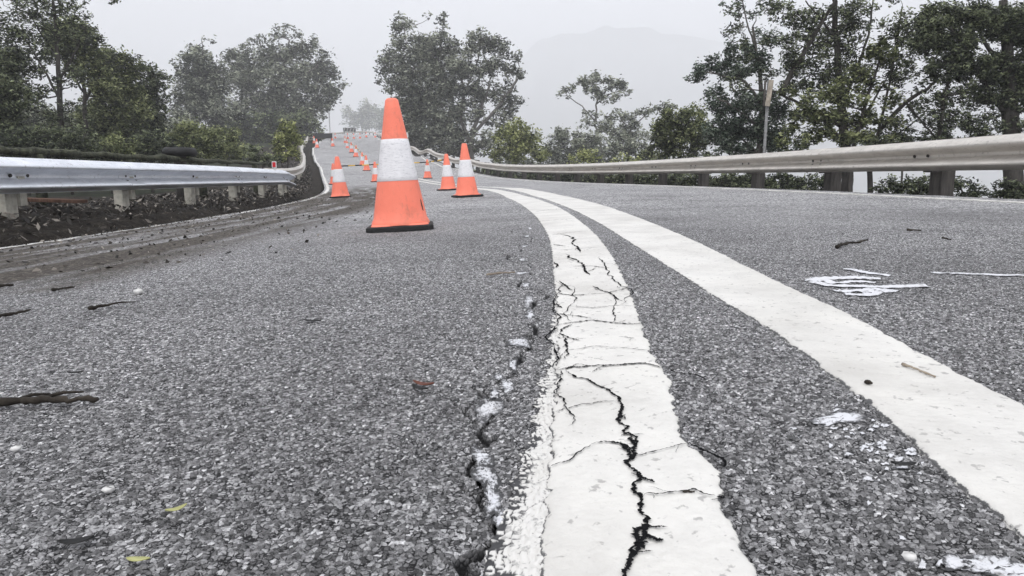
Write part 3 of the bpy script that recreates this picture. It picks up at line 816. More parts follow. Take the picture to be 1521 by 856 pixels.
# cone bars
def bar(a, b, label, h=.67, grp='striped bars joining the cones'):
    pa = a[0].location + Vector((0, 0, h)); pb = b[0].location + Vector((0, 0, h)); v = pb-pa
    r = empty('cone_bar', pa); n = 6
    for k in range(n):
        m_ = MB(); m_.tube([v*(k/n), v*((k+1)/n)], [.022, .022], 8)
        m_.build('yellow_sleeve' if k % 2 == 0 else 'black_sleeve', M['yellow'] if k % 2 == 0 else M['black'], r, True)
    tag(r, label, 'cone bar', grp)
cd = {id(o): (o, s, t) for o, s, t in CONES}
g_ = lambda o: cd[id(o)]
bar(g_(c_left2), g_(c_l3), 'yellow and black bar joining the cones left of the largest cone')
bar(g_(c_l3), g_(c_r3), 'yellow and black bar crossing behind the largest cone')
bar(g_(c_r3), g_(c_mid), 'yellow and black bar running right to the cone behind the second nearest')
for i, nm in zip(range(3, 8), ['nearest', 'second', 'third', 'fourth', 'last']):
    bar(g_(fc[i]), g_(fc[i+1]), f'{nm} striped bar along the diagonal row of far cones')

# ------------------------------------------------------------------ guardrails
WPROF = [(.022, 0), (.030, .003), (.062, .026), (.080, .044), (.083, .052), (.080, .066), (.050, .092), (.014, .122), (.006, .132), (.006, .180), (.014, .190), (.050, .220), (.080, .246), (.083, .260), (.080, .268), (.062, .286), (.030, .309), (.022, .312)]
WPROF = [(.02, 0), (.06, .012), (.135, .040), (.148, .052), (.142, .068), (.080, .100), (.014, .128), (.004, .134), (.004, .164), (.016, .172), (.115, .206), (.140, .216), (.150, .229), (.142, .246), (.10, .276), (.05, .302), (.02, .312)]
def guardrail(name, side, pts, mat, postmat, label, post_s, zfun, top, post_kind='c', step=.25, bolts=True, flip=1, lap=4.0, sink=.5, end_drop=None):
    """pts : function s -> t of the rail's back face ; side +1 right rail, -1 left rail"""
    s0, s1 = post_s[0]-.6, post_s[-1]+.6
    ss = np.arange(s0, s1, step); tt = np.array([pts(a) for a in ss])
    base = np.array([zfun(a) for a in ss]) + top - .312
    P0 = from_st(ss, tt); n0 = N(ss)*(-side)
    origin = Vector((P0[len(P0)//2, 0], P0[len(P0)//2, 1], 0)); r = empty(name, origin)
    V = []; K = len(WPROF)
    fwd = np.stack([P0[:, 0], P0[:, 1]], -1)
    for th in (0, .004):
        for i in range(len(ss)):
            lapo = .004 if int((ss[i]-s0)/lap) % 2 else 0
            for o_, h_ in WPROF:
                o2 = o_ - th + lapo
                V.append((fwd[i, 0]+n0[i, 0]*o2-origin.x, fwd[i, 1]+n0[i, 1]*o2-origin.y, base[i]+h_))
    n = len(ss); Fs = []
    for i in range(n-1):
        for k in range(K-1):
            f = (i*K+k, (i+1)*K+k, (i+1)*K+k+1, i*K+k+1); Fs.append(f if side < 0 else f[::-1])
            g = tuple(j + n*K for j in f); Fs.append(g[::-1] if side < 0 else g)
    for i in range(n-1):
        for k in (0, K-1): Fs.append((i*K+k, (i+1)*K+k, n*K+(i+1)*K+k, n*K+i*K+k))
    for i in (0, n-1):
        for k in range(K-1): Fs.append((i*K+k, i*K+k+1, n*K+i*K+k+1, n*K+i*K+k))
    mb = MB(); mb.add(V, Fs); mb.build('rail_beam', mat, r, True)
    for a in post_s:
        t = pts(a); p = from_st(np.array(a), np.array(t)); nn_ = N(np.array(a))*(-side); tg = T(np.array(a))
        Mx = Matrix(((nn_[0], tg[0], 0), (nn_[1], tg[1], 0), (0, 0, 1)))
        b0 = float(zfun(a)) + top - .312
        pm = MB(); hgt = .312 + sink
        cz = b0 + .30 - hgt/2
        loc = lambda o_, l_, z_: (p[0]+nn_[0]*o_+tg[0]*l_-origin.x, p[1]+nn_[1]*o_+tg[1]*l_-origin.y, z_)
        if post_kind == 'c':
            pm.box(loc(-.055, 0, cz), (.10, .15, hgt), Mx)
            po = pm.build('post', postmat, r, False, .006)
            bk = MB(); bk.box(loc(-.004, .125, b0+.02), (.05, .09, .26), Mx); bk.build('spacer_block', postmat, po, False, .004)
        else:
            pm.box(loc(-.17, 0, cz), (.15, .19, hgt), Mx)
            po = pm.build('post', postmat, r, False, .008)
            bk = MB(); bk.box(loc(-.048, 0, b0+.15), (.092, .15, .33), Mx); bk.build('spacer_block', postmat, po, False, .006)
        if bolts and 0 < a < 30 and int(round(a)) % 4 == (1 if side > 0 else 0):
            e2 = np.array([a-.16, a+.16]); t2 = np.array([pts(q) for q in e2]); p2 = from_st(e2, t2); V2 = []
            for q in range(2):
                for o_, h_ in WPROF: V2.append((p2[q, 0]+nn_[0]*(o_+.010)-origin.x, p2[q, 1]+nn_[1]*(o_+.010)-origin.y, float(zfun(e2[q]))+top-.312+h_))
                for o_, h_ in WPROF: V2.append((p2[q, 0]+nn_[0]*(o_+.002)-origin.x, p2[q, 1]+nn_[1]*(o_+.002)-origin.y, float(zfun(e2[q]))+top-.312+h_))
            F2 = [(k, k+1, 2*K+k+1, 2*K+k) for k in range(K-1)] + [(k, k+1, K+k+1, K+k) for k in range(K-1)] + [(2*K+k, 2*K+k+1, 3*K+k+1, 3*K+k) for k in range(K-1)]
            sm_ = MB(); sm_.add(V2, F2); sm_.build('splice_plate', mat, r)
            for dl in (-.10, .10):
                for hh in (.10, .21):
                    bb = MB(); c_ = Vector(loc(.055, dl, b0+hh)); d_ = Vector((nn_[0], nn_[1], 0)); bb.tube([c_, c_+d_*.03], [.014, .012], 6); bb.build('splice_bolt', M['bolt'], r)
        if bolts and 0 < a < 22:
            for dl in (0, .22):
                bb = MB(); c_ = Vector(loc(.004, dl, b0+.156)); d_ = Vector((nn_[0], nn_[1], 0))
                bb.tube([c_, c_+d_*.014], [.019, .015], 8); bb.build('bolt', M['bolt'], r)
    tag(r, label, 'guardrail')
    return r
lt = lambda s: float(np.interp(s, [-8, 0, 5.5, 9, 13, 17, 18.5], [-4.85, -4.85, -4.82, -4.72, -4.5, -4.3, -4.6]))
ltop = lambda s: float(zroad(s, -3.7)) + float(np.interp(s, [0, 12, 16, 18.5], [.02, .0, -.02, -.20]))
guardrail('guardrail', -1, lt, M['galv'], M['post_cream'], 'galvanised steel guardrail on pale posts along the left verge', [-4, -2, 0, 2, 4.1, 6.1, 8.1, 10.1, 12.1, 14.1, 16.1, 17.6], ltop, .60, 'c', .2)
lt2 = lambda s: float(np.interp(s, [19, 24, 30, 40, 130], [-5.4, -4.9, -4.6, -4.5, -4.5]))
guardrail('guardrail', -1, lt2, M['cream_rail'], M['post_cream'], 'pale guardrail climbing along the left edge of the far road', list(np.arange(21, 118, 3.0)), lambda s: float(zroad(s, -3.7)), .66, 'c', .5, False)
rt = lambda s: 3.98
guardrail('guardrail', 1, rt, M['cream_rail'], M['timber_dark'], 'weathered cream guardrail on dark posts along the right edge', [-1.0, 1.0, 3.0] + list(np.arange(5.0, 44, 2.0)) + list(np.arange(46, 152, 4.0)), lambda s: float(zroad(s, 3.5)), .56, 't', .25)

# mossy old timber rail behind the left guardrail
mr = empty('timber_rail', at(200, 236, 8.5)); mo = Vector(mr.location)
PX = [(-150, 216, 5.6), (0, 223, 6.9), (120, 229, 8.2), (250, 236, 10.0), (330, 240, 12.0), (400, 244, 15.5)]
ks = MB(); pts_ = []
for (a1, b1, c1), (a2, b2, c2) in zip(PX[:-1], PX[1:]):
    for u in np.linspace(0, 1, 12, endpoint=False): pts_.append(at(a1+(a2-a1)*u, b1+(b2-b1)*u, 1/(1/c1+(1/c2-1/c1)*u)) - np.array(mo))
pts_ = [p_ + np.array([0, 0, random.gauss(0, .008)]) for p_ in pts_]
ks.tube(pts_, [.032*(1+.5*random.random()) for _ in pts_], 8); ks.build('log', M['moss'], mr, True)
for i in range(4, len(pts_), 13):
    kp = MB(); kp.tube([pts_[i]+np.array([0, .05, -.75]), pts_[i]+np.array([0, .05, -.03])], [.06, .055], 8); kp.build('post', M['moss'], mr, True)
tag(mr, 'mossy old timber rail behind the left guardrail', 'timber rail')
st_ = empty('stump', at(267, 231, 10.5)); k1 = MB()
k1.tube([(0, 0, -.75), (0, 0, -.02)], [.10, .09], 10); k1.build('trunk', M['timber_dark'], st_, True)
k1 = MB(); k1.lathe([(.0, -.01), (.22, -.015), (.245, .03), (.235, .09), (.20, .115), (0, .12)], 18); k1.build('cap', M['leaf_dark'], st_, True)
tag(st_, 'black flat topped stump behind the left guardrail', 'stump')

M['plank'] = mat_bark('rusty_plank', (.05, .026, .018), (.15, .085, .06))
pk = empty('plank', at(52, 297, 6.9), (0, .03, -.05)); k1 = MB(); k1.box((0, 0, 0), (1.0, .16, .035)); k1.build('board', M['plank'], pk, False, .005)
tag(pk, 'rusty brown plank lying behind the left guardrail', 'plank')
# red reflector on the left rail top
rf = empty('reflector', at(408, 251, 12.6)); k1 = MB(); k1.box((0, 0, .02), (.035, .02, .10)); k1.build('bracket', M['white'], rf)
k1 = MB(); k1.box((0, -.014, .075), (.085, .012, .12)); k1.build('plate', M['white'], rf, False, .004)
k1 = MB(); k1.box((0, -.024, .075), (.06, .008, .09)); k1.build('lens', M['red'], rf, False, .004)
tag(rf, 'small red reflector on top of the left guardrail', 'reflector')

# white marker stubs behind the right rail
for px, py, Y, lb in [(817, 246, 29, 'short white marker post behind the right rail, middle of three'), (997, 236, 19, 'short white marker post behind the right rail, nearest of three'), (714, 246, 38, 'short white marker post behind the right rail, farthest of three')]:
    p = at(px, py, Y); k1 = empty('marker_post', (p[0], p[1], p[2]-.9)); m1 = MB(); m1.box((0, 0, .45), (.035, .10, .98)); m1.build('blade', M['white'], k1, False, .006)
    m1 = MB(); m1.box((0, 0, .955), (.03, .08, .03)); m1.build('cap', M['pale'], k1, False, .004)
    tag(k1, lb, 'marker post', 'white marker posts behind the right rail')
# tall pole with a sign seen edge on
p = at(1133, 250, 12.6); sp = empty('road_sign', (p[0], p[1], p[2]-.8)); m1 = MB(); m1.tube([(0, 0, -1.2), (.015, 0, 2.36)], [.027, .027], 12); m1.build('pole', M['pole'], sp, True)
m1 = MB(); m1.box((.015, -.06, 2.13), (.085, .02, .46), Matrix.Rotation(.1, 3, 'Y')); m1.build('sign_plate', M['sign_cream'], sp, False, .004)
m1 = MB(); m1.box((-.06, -.03, 2.13), (.03, .03, .44)); m1.build('bracket', M['timber_dark'], sp)
tag(sp, 'grey pole with a narrow cream plate behind the right guardrail', 'sign')

# far furniture on the crest
p = at(524, 205, 140)
def board(name, px, py, Y, w, h, label, cat, stripes, legs=True, rot=0):
    p = Y; e = empty(name, p, (0, 0, rot)); b = MB(); b.box((0, 0, .45+h/2), (w, .05, h)); b.build('board', M['black'], e)
    for k in range(stripes):
        u = (k+.5)/stripes*w - w/2; b = MB()
        ww = w/stripes*.28; hh = h*.46; sl = w/stripes*.22; y0 = -.032
        b.add([(u-ww-sl, y0, .45+h/2-hh), (u-sl, y0, .45+h/2-hh), (u+sl+.0, y0, .45+h/2+hh), (u-ww+sl, y0, .45+h/2+hh)], [(0, 1, 2, 3)]); b.build('stripe', M['kerb'], e)
    for sx in (-w*.42, w*.42):
        b = MB(); b.box((sx, .06, .3), (.10, .07, .75)); b.build('leg', M['black'], e)
    tag(e, label, cat); return e
def find_st(px, t, s0, s1):
    q = np.arange(s0, s1, .25); p = from_st(q, np.full(q.shape, t)); x_ = CX + F*p[:, 0]/p[:, 1]; k = int(np.argmin(np.abs(x_-px)))
    return (p[k, 0], p[k, 1], float(zroad(q[k], t)))
board('chevron_board', 525, None, find_st(525, 2.6, 120, 160), 2.5, .75, 'black and white chevron board on the far crest', 'chevron board', 4)
board('trestle_barrier', 487, None, find_st(487, -2.9, 70, 125), 1.8, .5, 'dark trestle barrier at the far left edge of the road', 'barrier', 0)
p = at(491, 215, 88); e = empty('lamp_post', p); b = MB(); b.tube([(0, 0, -.5), (0, 0, 5.0)], [.09, .06], 10); b.build('pole', M['white'], e, True)
b = MB(); b.lathe([(0, 4.95), (.16, 5.0), (.2, 5.15), (.14, 5.35), (0, 5.42)], 12); b.build('lamp_head', M['black'], e, True); tag(e, 'thin pale post with dark head beside the far left rail', 'lamp post')
p = at(602, 226, 62); e = empty('round_sign', p); b = MB(); b.tube([(0, 0, -.6), (0, 0, 1.5)], [.03, .03], 8); b.build('pole', M['pole'], e, True)
b = MB(); b.tube([(0, -.035, 1.45), (0, -.055, 1.45)], [.33, .33], 24); b.build('disc', M['white'], e); tag(e, 'small white round sign right of the largest cone tip', 'sign')

# ------------------------------------------------------------------ sticks, leaves, pebbles on the road
def stick(label, pts, r, mat, name='stick', twig=None):
    P3 = []
    for (px, py) in pts:
        g = ground_at(px, py); P3.append(Vector((g[0], g[1], g[2] + .0055 + r)))
    o = MB(); c = P3[0].copy()
    Q = []
    for a, b in zip(P3[:-1], P3[1:]):
        for u in np.linspace(0, 1, 7, endpoint=False): Q.append(a.lerp(b, u) - c + Vector((random.gauss(0, r*.25), random.gauss(0, r*.25), random.gauss(0, r*.15))))
    Q.append(P3[-1]-c); n = len(Q)
    o.tube(Q, [r*(.65+.5*random.random())*(1-.45*i/n) for i in range(n)], 8)
    if twig:
        for u, d in twig:
            k = int(u*n); o.tube([Q[k], Q[k]+Vector(d)*.5+Vector((0, 0, .004)), Q[k]+Vector(d)], [r*.5, r*.4, r*.2], 6)
    ob = o.build(name, mat, None, True); ob.location = c; tag(ob, label, name.replace('_', ' ')); return ob
stick('thick dark stick lying at the left edge of the picture', [(-30, 612), (30, 608), (90, 606), (147, 605)], .0065, M['stick'], 'stick', [(.5, (.04, .03, .0)), (.3, (.03, .03, 0))])
stick('crooked dark stick on the right lane above the sprayed scribble', [(1243, 371), (1258, 366), (1275, 365), (1288, 361)], .0065, M['stick'])
stick('short dark twig on the right lane behind the crooked stick', [(1347, 345), (1368, 346)], .005, M['stick'])
stick('tiny dark twig further right than the short dark twig', [(1400, 357), (1412, 360)], .004, M['stick'])
stick('pale thin twig lying on the right centre line edge', [(1340, 549), (1362, 557), (1388, 568)], .0022, M['stick_pale'])
stick('tiny dark splinter on the cracked white line', [(1014, 741), (1031, 741)], .0012, M['stick'])
stick('dark bent twig on the left lane below the dirt strip', [(134, 465), (150, 461), (164, 459)], .006, M['stick'], 'stick', [(.6, (.05, .06, .0))])
stick('long thin twig on the left lane at the frame edge', [(-6, 477), (25, 471), (46, 466)], .005, M['stick'])
stick('thin dark twig left of the bent twig', [(78, 436), (95, 433), (111, 431)], .005, M['stick'])
stick('dark twig on the dirt strip at the frame edge', [(-8, 431), (20, 429)], .007, M['stick'])
stick('pale thin twig on the left lane beside the crack', [(722, 413), (745, 410), (765, 409)], .004, M['stick_pale'])
stick('small dark crumb on the intact white line', [(1284, 576), (1294, 579)], .003, M['stick'], 'wood_chip')
def leaf(label, px, py, L, rot, mat, curl=.25, aspect=3.2, name='leaf'):
    g = ground_at(px, py); n = 9; V = []; Fs = []
    for i in range(n):
        u = i/(n-1)*2-1; w = L/aspect*(1-u*u)**.7
        bend = .15*L*u*u
        for j in (-1, 0, 1):
            V.append((u*L, j*w + bend, curl*L*(.25*u*u + .12*(1-abs(j)) *-1) + .05*L*abs(j)))
    for i in range(n-1):
        for j in range(2): Fs.append((i*3+j, (i+1)*3+j, (i+1)*3+j+1, i*3+j+1))
    o = MB(); o.add(V, Fs); ob = o.build(name, mat, None, True); ob.location = (g[0], g[1], g[2]+.0065); ob.rotation_euler = (0, 0, rot)
    m_ = ob.modifiers.new('thick', 'SOLIDIFY'); m_.thickness = .0008
    tag(ob, label, name.replace('_', ' ')); return ob
leaf('yellow leaf lying flat at the bottom left of the road', 205, 842, .009, .0, M['leaf_yellow'], .15)
leaf('curled yellow green leaf above the flat yellow leaf', 263, 766, .0085, .7, M['leaf_yellow'], .8)
leaf('large black leaf left of the flat yellow leaf', 113, 815, .013, .3, M['leaf_dark'], .5)
leaf('dark pointed leaf in the middle of the left lane', 463, 481, .020, -.2, M['leaf_dark'], .3)
leaf('reddish brown leaf left of the white spilt paint', 628, 577, .016, -.35, M['leaf_brown'], .7)
leaf('dark leaf stalk beside the reddish brown leaf', 622, 583, .014, -.6, M['leaf_dark'], .5)
leaf('dark leaf on the left lane below the bent twig', 112, 559, .012, .2, M['leaf_dark'], .5)
leaf('dark leaf beside the white flecks at lower right', 1342, 699, .011, -.1, M['leaf_dark'], .4)
def pebble(label, px, py, r, mat, name='pebble', sq=.6):
    g = ground_at(px, py); o = MB(); prof = [(0, -r*sq), (r*.6, -r*sq*.8), (r, 0), (r*.75, r*sq*.6), (0, r*sq*.9)]
    o.lathe(prof, 9); ob = o.build(name, mat, None, True)
    for v in ob.data.vertices: v.co += Vector((random.gauss(0, r*.12), random.gauss(0, r*.12), random.gauss(0, r*.08)))
    ob.location = (g[0], g[1], g[2]+.004+r*sq*.6); tag(ob, label, name.replace('_', ' '))
pebble('round white pebble at the lower left of the road', 161, 736, .0058, M['pale'])
pebble('white scrap of paper on the left lane near the dirt strip', 206, 438, .014, M['pale'], 'paper_scrap', .7)
pebble('small white stone near the bottom of the road between the lines', 1349, 838, .005, M['pale'])
pebble('pale stone on the left lane near the edge of the picture', 25, 674, .006, M['pale'])

# ------------------------------------------------------------------ trees
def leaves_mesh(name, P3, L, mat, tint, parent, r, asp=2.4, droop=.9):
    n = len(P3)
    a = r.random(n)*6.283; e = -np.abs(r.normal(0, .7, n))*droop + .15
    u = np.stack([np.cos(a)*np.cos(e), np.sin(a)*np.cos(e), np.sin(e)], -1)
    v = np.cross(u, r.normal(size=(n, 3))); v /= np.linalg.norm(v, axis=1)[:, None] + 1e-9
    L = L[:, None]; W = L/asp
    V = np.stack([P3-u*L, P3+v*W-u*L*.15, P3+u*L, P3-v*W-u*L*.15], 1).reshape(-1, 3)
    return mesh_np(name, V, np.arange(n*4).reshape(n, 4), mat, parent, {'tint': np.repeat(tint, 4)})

def tree(label, Y, trunk, clumps, leafmat, bark, leaf_px=4.2, dens=.72, cat='tree', name='tree', limbs=(), group=None, seed=0, thick=.75, extra_limbs=True, sub=1.0, tintbias=0., umbrella=.12):
    """trunk: [(px, py, half width px)], clumps: [(px, py, rx, ry[, density])] all at distance Y; the crown gets real depth"""
    r = np.random.default_rng(1000+seed); k = Y/F
    o0 = at(trunk[0][0], trunk[0][1], Y); g0 = terrain_z(o0[0], o0[1])
    stub = o0[2] - g0 > .05 and name != 'leafy_sprig'; top0 = o0.copy()
    if stub: o0 = np.array([o0[0], o0[1], g0 - .15])
    root = empty(name, o0); O = np.array(o0); NP = np.zeros((6000, 3)); NR = []
    tm = MB()
    def poly(pts, y0=0.0, y1=0.0):
        P_ = []; R_ = []
        for i, (px, py, hw) in enumerate(pts):
            f = i/max(1, len(pts)-1); P_.append(at(px, py, Y) - O + np.array([0, y0+(y1-y0)*f, 0])); R_.append(hw*k)
        Q = []; RR = []
        for i in range(len(P_)-1):
            for u in np.linspace(0, 1, 5, endpoint=False):
                Q.append(P_[i]*(1-u)+P_[i+1]*u + r.normal(0, .5*k, 3)*min(1, pts[0][2]*.5)); RR.append(R_[i]*(1-u)+R_[i+1]*u)
        Q.append(P_[-1]); RR.append(R_[-1])
        tm.tube(Q, RR, 8)
        for q_, r_ in zip(Q, RR): NP[len(NR)] = q_; NR.append(r_)
    poly(trunk)
    if stub: tm.tube([np.zeros(3), (top0-O)*.5, top0-O], [trunk[0][2]*k*1.25, trunk[0][2]*k*1.1, trunk[0][2]*k], 8)
    for i, l in enumerate(limbs): poly(l, 0, float(r.normal(0, 12))*k)
    PP = []; LL = []; TT = []
    for c in clumps:
        px, py, rx, ry = c[:4]; dn = c[4] if len(c) > 4 else 1.0
        area = math.pi*rx*ry; ns = max(3, int(area/42*sub*min(1, .5+dn*.5)))
        ctint = r.normal(0, .07)
        for _ in range(ns):
            while True:
                a, b, d = r.uniform(-1, 1, 3)
                if a*a+b*b+d*d < 1.0: break
            sx = px + a*rx*.92; sy = py + b*ry*.92
            cen = at(sx, sy, Y) - O; cen = cen + np.array([0, d*max(rx, ry)*thick*k, 0])
            R = (3.6 + 6.4*r.random())*math.sqrt(min(rx, ry)/22)*.95 + 1.2
            nl = int(dens*dn*R*R*1.5/(leaf_px/3.4)**2) + 4
            g = r.normal(size=(nl, 3)); g /= np.linalg.norm(g, axis=1)[:, None]; rad = r.random(nl)**.45 * np.where(r.random(nl) < .14, 1.7, 1.0)
            g = g*rad[:, None]*R*k*np.array([1.05, 1.05, .98])
            g[:, 2] = np.abs(g[:, 2])*umbrella*1.3 + g[:, 2]*(1-umbrella)
            PP.append(cen+g); LL.append(leaf_px*k*(.55+.75*r.random(nl))*.62)
            st = ctint + r.normal(0, .17)
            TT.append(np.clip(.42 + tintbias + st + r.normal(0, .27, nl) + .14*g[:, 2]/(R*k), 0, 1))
            if extra_limbs and r.random() < .5 and NR and len(NR) < 5900:
                A_ = NP[:len(NR)]; dd = np.linalg.norm(A_-cen, axis=1) + np.maximum(0, A_[:, 2]-cen[2])*1.5; j = int(np.argmin(dd)); q_, r_ = A_[j].copy(), NR[j]
                mid = q_*.5 + cen*.5 + np.array([r.normal(0, 2*k), r.normal(0, 2*k), -r.random()*4*k])
                rr0 = min(r_*.65, 1.6*k); rr0 = max(rr0, .55*k)
                tm.tube([q_, q_*.72+mid*.28+r.normal(0, 1*k, 3), mid, mid*.5+cen*.5+r.normal(0, 1*k, 3), cen], [rr0, rr0*.85, rr0*.65, rr0*.5, rr0*.3], 5, False)
                NP[len(NR)] = mid; NR.append(rr0*.7); NP[len(NR)] = cen; NR.append(rr0*.45)
    tm.build('trunk', M[bark], root, True)
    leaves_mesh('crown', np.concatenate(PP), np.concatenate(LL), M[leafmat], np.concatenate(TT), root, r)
    tag(root, label, cat, group); return root

def scat(x0, y0, x1, y1, n, r0, r1, dn, seed):
    q = np.random.default_rng(seed)
    return [(float(q.uniform(x0, x1)), float(q.uniform(y0, y1)), float(q.uniform(r0, r1)), float(q.uniform(r0, r1)*.65), dn) for _ in range(n)]
sd = 0
def TR(*a, **k):
    global sd; sd += 1; return tree(*a, seed=sd, **k)
# --- left, near
TR('tall sparse gum at the left edge with sky showing through its top', 21, [(90,262,4.5),(90,190,4),(88,120,3.2),(84,60,2.4),(78,-5,1.6)],
   [(30,12,55,22,.22),(75,8,40,18,.22),(45,42,45,24,.25),(20,62,32,26,.35),(70,70,34,20,.3),(95,115,34,18,.45),(60,140,30,18,.45),(30,100,38,26,.6),(105,160,22,12,.4)] + scat(0,0,140,60,26,10,20,.30,1) + scat(40,150,130,190,10,10,20,.4,2),
   'L_dark', 'bark_dark', limbs=[[(89,150,2),(70,110,1.4),(40,60,.9)],[(88,120,1.8),(105,80,1.2),(118,40,.8)],[(88,90,1.6),(55,50,1),(30,15,.6)]])
TR('olive gum with a rounded top right of the sparse tall gum', 24, [(130,262,3.6),(128,200,3.2),(126,140,2.6),(118,80,1.8),(110,45,1.2)],
   [(105,52,34,26,1.1),(128,66,22,30,1),(95,80,30,22,.9),(140,92,18,22,.9),(120,105,28,18,.7),(150,120,26,22,.8)], 'L_olive', 'bark_dark', limbs=[[(127,150,2),(145,115,1.4),(155,95,.9)],[(126,140,1.6),(100,100,1.2),(90,70,.8)]], tintbias=-.05)
TR('dense olive tree sloping down to the gap in the left trees', 27, [(186,262,3.4),(184,200,3),(178,150,2.2),(170,110,1.4)],
   [(160,90,20,20,.9),(178,105,26,26,1),(200,98,18,16,.9),(175,140,40,30,1.1),(150,170,40,28,1),(195,165,34,28,1),(160,200,46,22,1)], 'L_olive', 'bark_dark', tintbias=-.08)
TR('small dark tree with a bright top at the right of the near left trees', 29, [(222,262,2.6),(221,210,2.2),(220,160,1.6),(218,120,1)],
   [(222,108,22,14,.9),(236,120,16,18,.8),(220,140,26,22,1),(228,165,22,18,1),(212,190,28,22,1)], 'L_dark', 'bark_dark', tintbias=.05)
TR('dark green tree filling the left frame edge behind the rail', 18, [(-12,262,4),(-8,190,3.4),(4,120,2.4),(14,80,1.4)],
   [(12,92,22,24,1.1),(0,130,34,30,1.1),(24,150,26,26,1),(-10,180,40,30,1),(15,205,40,24,1)], 'L_dark', 'bark_dark', tintbias=.02)
TR('grey green tree seen between the trunks of the near left trees', 36, [(60,262,2.2),(62,200,2),(60,160,1.2)], [(30,170,40,26,.8),(75,185,44,26,.9),(110,200,40,24,.9),(20,215,40,20,1),(70,222,40,18,1)], 'L_grey', 'bark_dark')
TR('grey green tree seen through the gap right of the olive gum', 38, [(180,262,2.2),(180,200,2),(182,160,1.2)], [(150,195,36,24,.9),(195,200,40,26,.9),(235,195,26,22,.8),(255,215,30,18,.9),(170,225,44,16,1)], 'L_grey', 'bark_dark')
TR('dark tree filling the gap left of the hazy mid group', 55, [(262,262,1.8),(262,215,1.6),(262,185,1)], [(255,195,22,18,.8),(245,215,24,18,.9),(275,185,18,16,.8)], 'L_grey', 'bark_dark')
for i, (px, py, rx, ry, Y, mt, lb) in enumerate([(40,212,44,24,17,'L_dark','dark undergrowth shrub at the left frame edge'), (105,215,42,24,18,'L_dark','dark undergrowth shrub below the sparse tall gum'),
      (165,222,40,22,19,'L_olive','olive undergrowth shrub below the dense olive tree'), (225,218,34,22,20,'L_dark','dark undergrowth shrub beside the flat topped stump')]):
    TR(lb, Y, [(px,262,1.8),(px-2,235,1.5),(px,py,1)], [(px,py,rx,ry,1.1),(px-rx*.4,py+12,rx*.6,ry*.7,1),(px+rx*.45,py+12,rx*.6,ry*.7,1)], mt, 'bark_dark', cat='shrub', name='shrub', leaf_px=4.0, tintbias=-.05)
# --- left, mid distance
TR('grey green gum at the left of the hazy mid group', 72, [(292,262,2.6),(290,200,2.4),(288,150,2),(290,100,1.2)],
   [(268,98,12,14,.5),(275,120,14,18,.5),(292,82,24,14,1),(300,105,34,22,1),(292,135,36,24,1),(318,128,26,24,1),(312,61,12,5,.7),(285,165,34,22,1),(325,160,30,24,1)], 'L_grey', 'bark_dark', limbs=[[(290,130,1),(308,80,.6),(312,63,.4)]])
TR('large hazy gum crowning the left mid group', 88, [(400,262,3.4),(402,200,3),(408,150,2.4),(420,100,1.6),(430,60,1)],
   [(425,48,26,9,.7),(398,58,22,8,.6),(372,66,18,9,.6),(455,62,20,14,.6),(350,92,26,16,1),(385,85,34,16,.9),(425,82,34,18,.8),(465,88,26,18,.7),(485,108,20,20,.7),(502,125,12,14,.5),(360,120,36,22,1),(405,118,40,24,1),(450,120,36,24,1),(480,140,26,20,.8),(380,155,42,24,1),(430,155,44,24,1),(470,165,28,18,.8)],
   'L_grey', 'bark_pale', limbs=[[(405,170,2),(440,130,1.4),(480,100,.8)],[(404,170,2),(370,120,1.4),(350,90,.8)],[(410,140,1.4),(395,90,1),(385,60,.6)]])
TR('dark low gum at the foot of the hazy mid group', 74, [(360,262,2.4),(358,220,2),(352,180,1.4)], [(350,185,44,24,1),(400,190,40,24,1),(440,185,36,20,.9),(385,215,50,22,1),(460,200,24,16,.8)], 'L_dark', 'bark_dark')
TR('rounded olive shrub behind the left rail stump', 24, [(285,262,1.8),(284,230,1.6),(288,205,1)], [(285,200,32,18,1),(262,215,26,18,1),(310,212,30,20,1),(285,228,46,14,1)], 'L_olive', 'bark_dark', cat='shrub', name='shrub', tintbias=.1, leaf_px=4)
TR('rounded pale olive shrub left of the red reflector', 26, [(338,262,1.6),(338,235,1.4),(335,215,1)], [(335,205,26,16,1),(345,225,30,14,1),(318,228,22,14,1)], 'L_olive', 'bark_dark', cat='shrub', name='shrub', tintbias=.16, leaf_px=4)
TR('bright green shrub above the red reflector', 25, [(428,262,1.4),(428,235,1.2),(428,210,.8)], [(428,192,14,12,1),(422,212,20,16,1),(438,215,16,16,1),(425,234,24,10,.9)], 'L_bright', 'bark_dark', cat='shrub', name='shrub', leaf_px=4)
TR('dark shrub between the pale olive shrub and the reflector', 20, [(392,262,1.4),(390,240,1.2)], [(385,236,26,10,1),(372,226,14,12,.8),(405,240,16,8,1)], 'L_dark', 'bark_dark', cat='shrub', name='shrub', leaf_px=4)
# --- beyond the crest
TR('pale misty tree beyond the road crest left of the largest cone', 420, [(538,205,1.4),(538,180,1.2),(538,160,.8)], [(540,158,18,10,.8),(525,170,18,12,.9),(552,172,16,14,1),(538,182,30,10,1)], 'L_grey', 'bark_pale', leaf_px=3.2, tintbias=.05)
TR('pale misty tree on the skyline right behind the largest cone', 380, [(585,215,1.4),(585,180,1.2)], [(580,172,16,14,1),(592,188,14,12,1),(568,184,12,12,1)], 'L_grey', 'bark_pale', leaf_px=3.2)
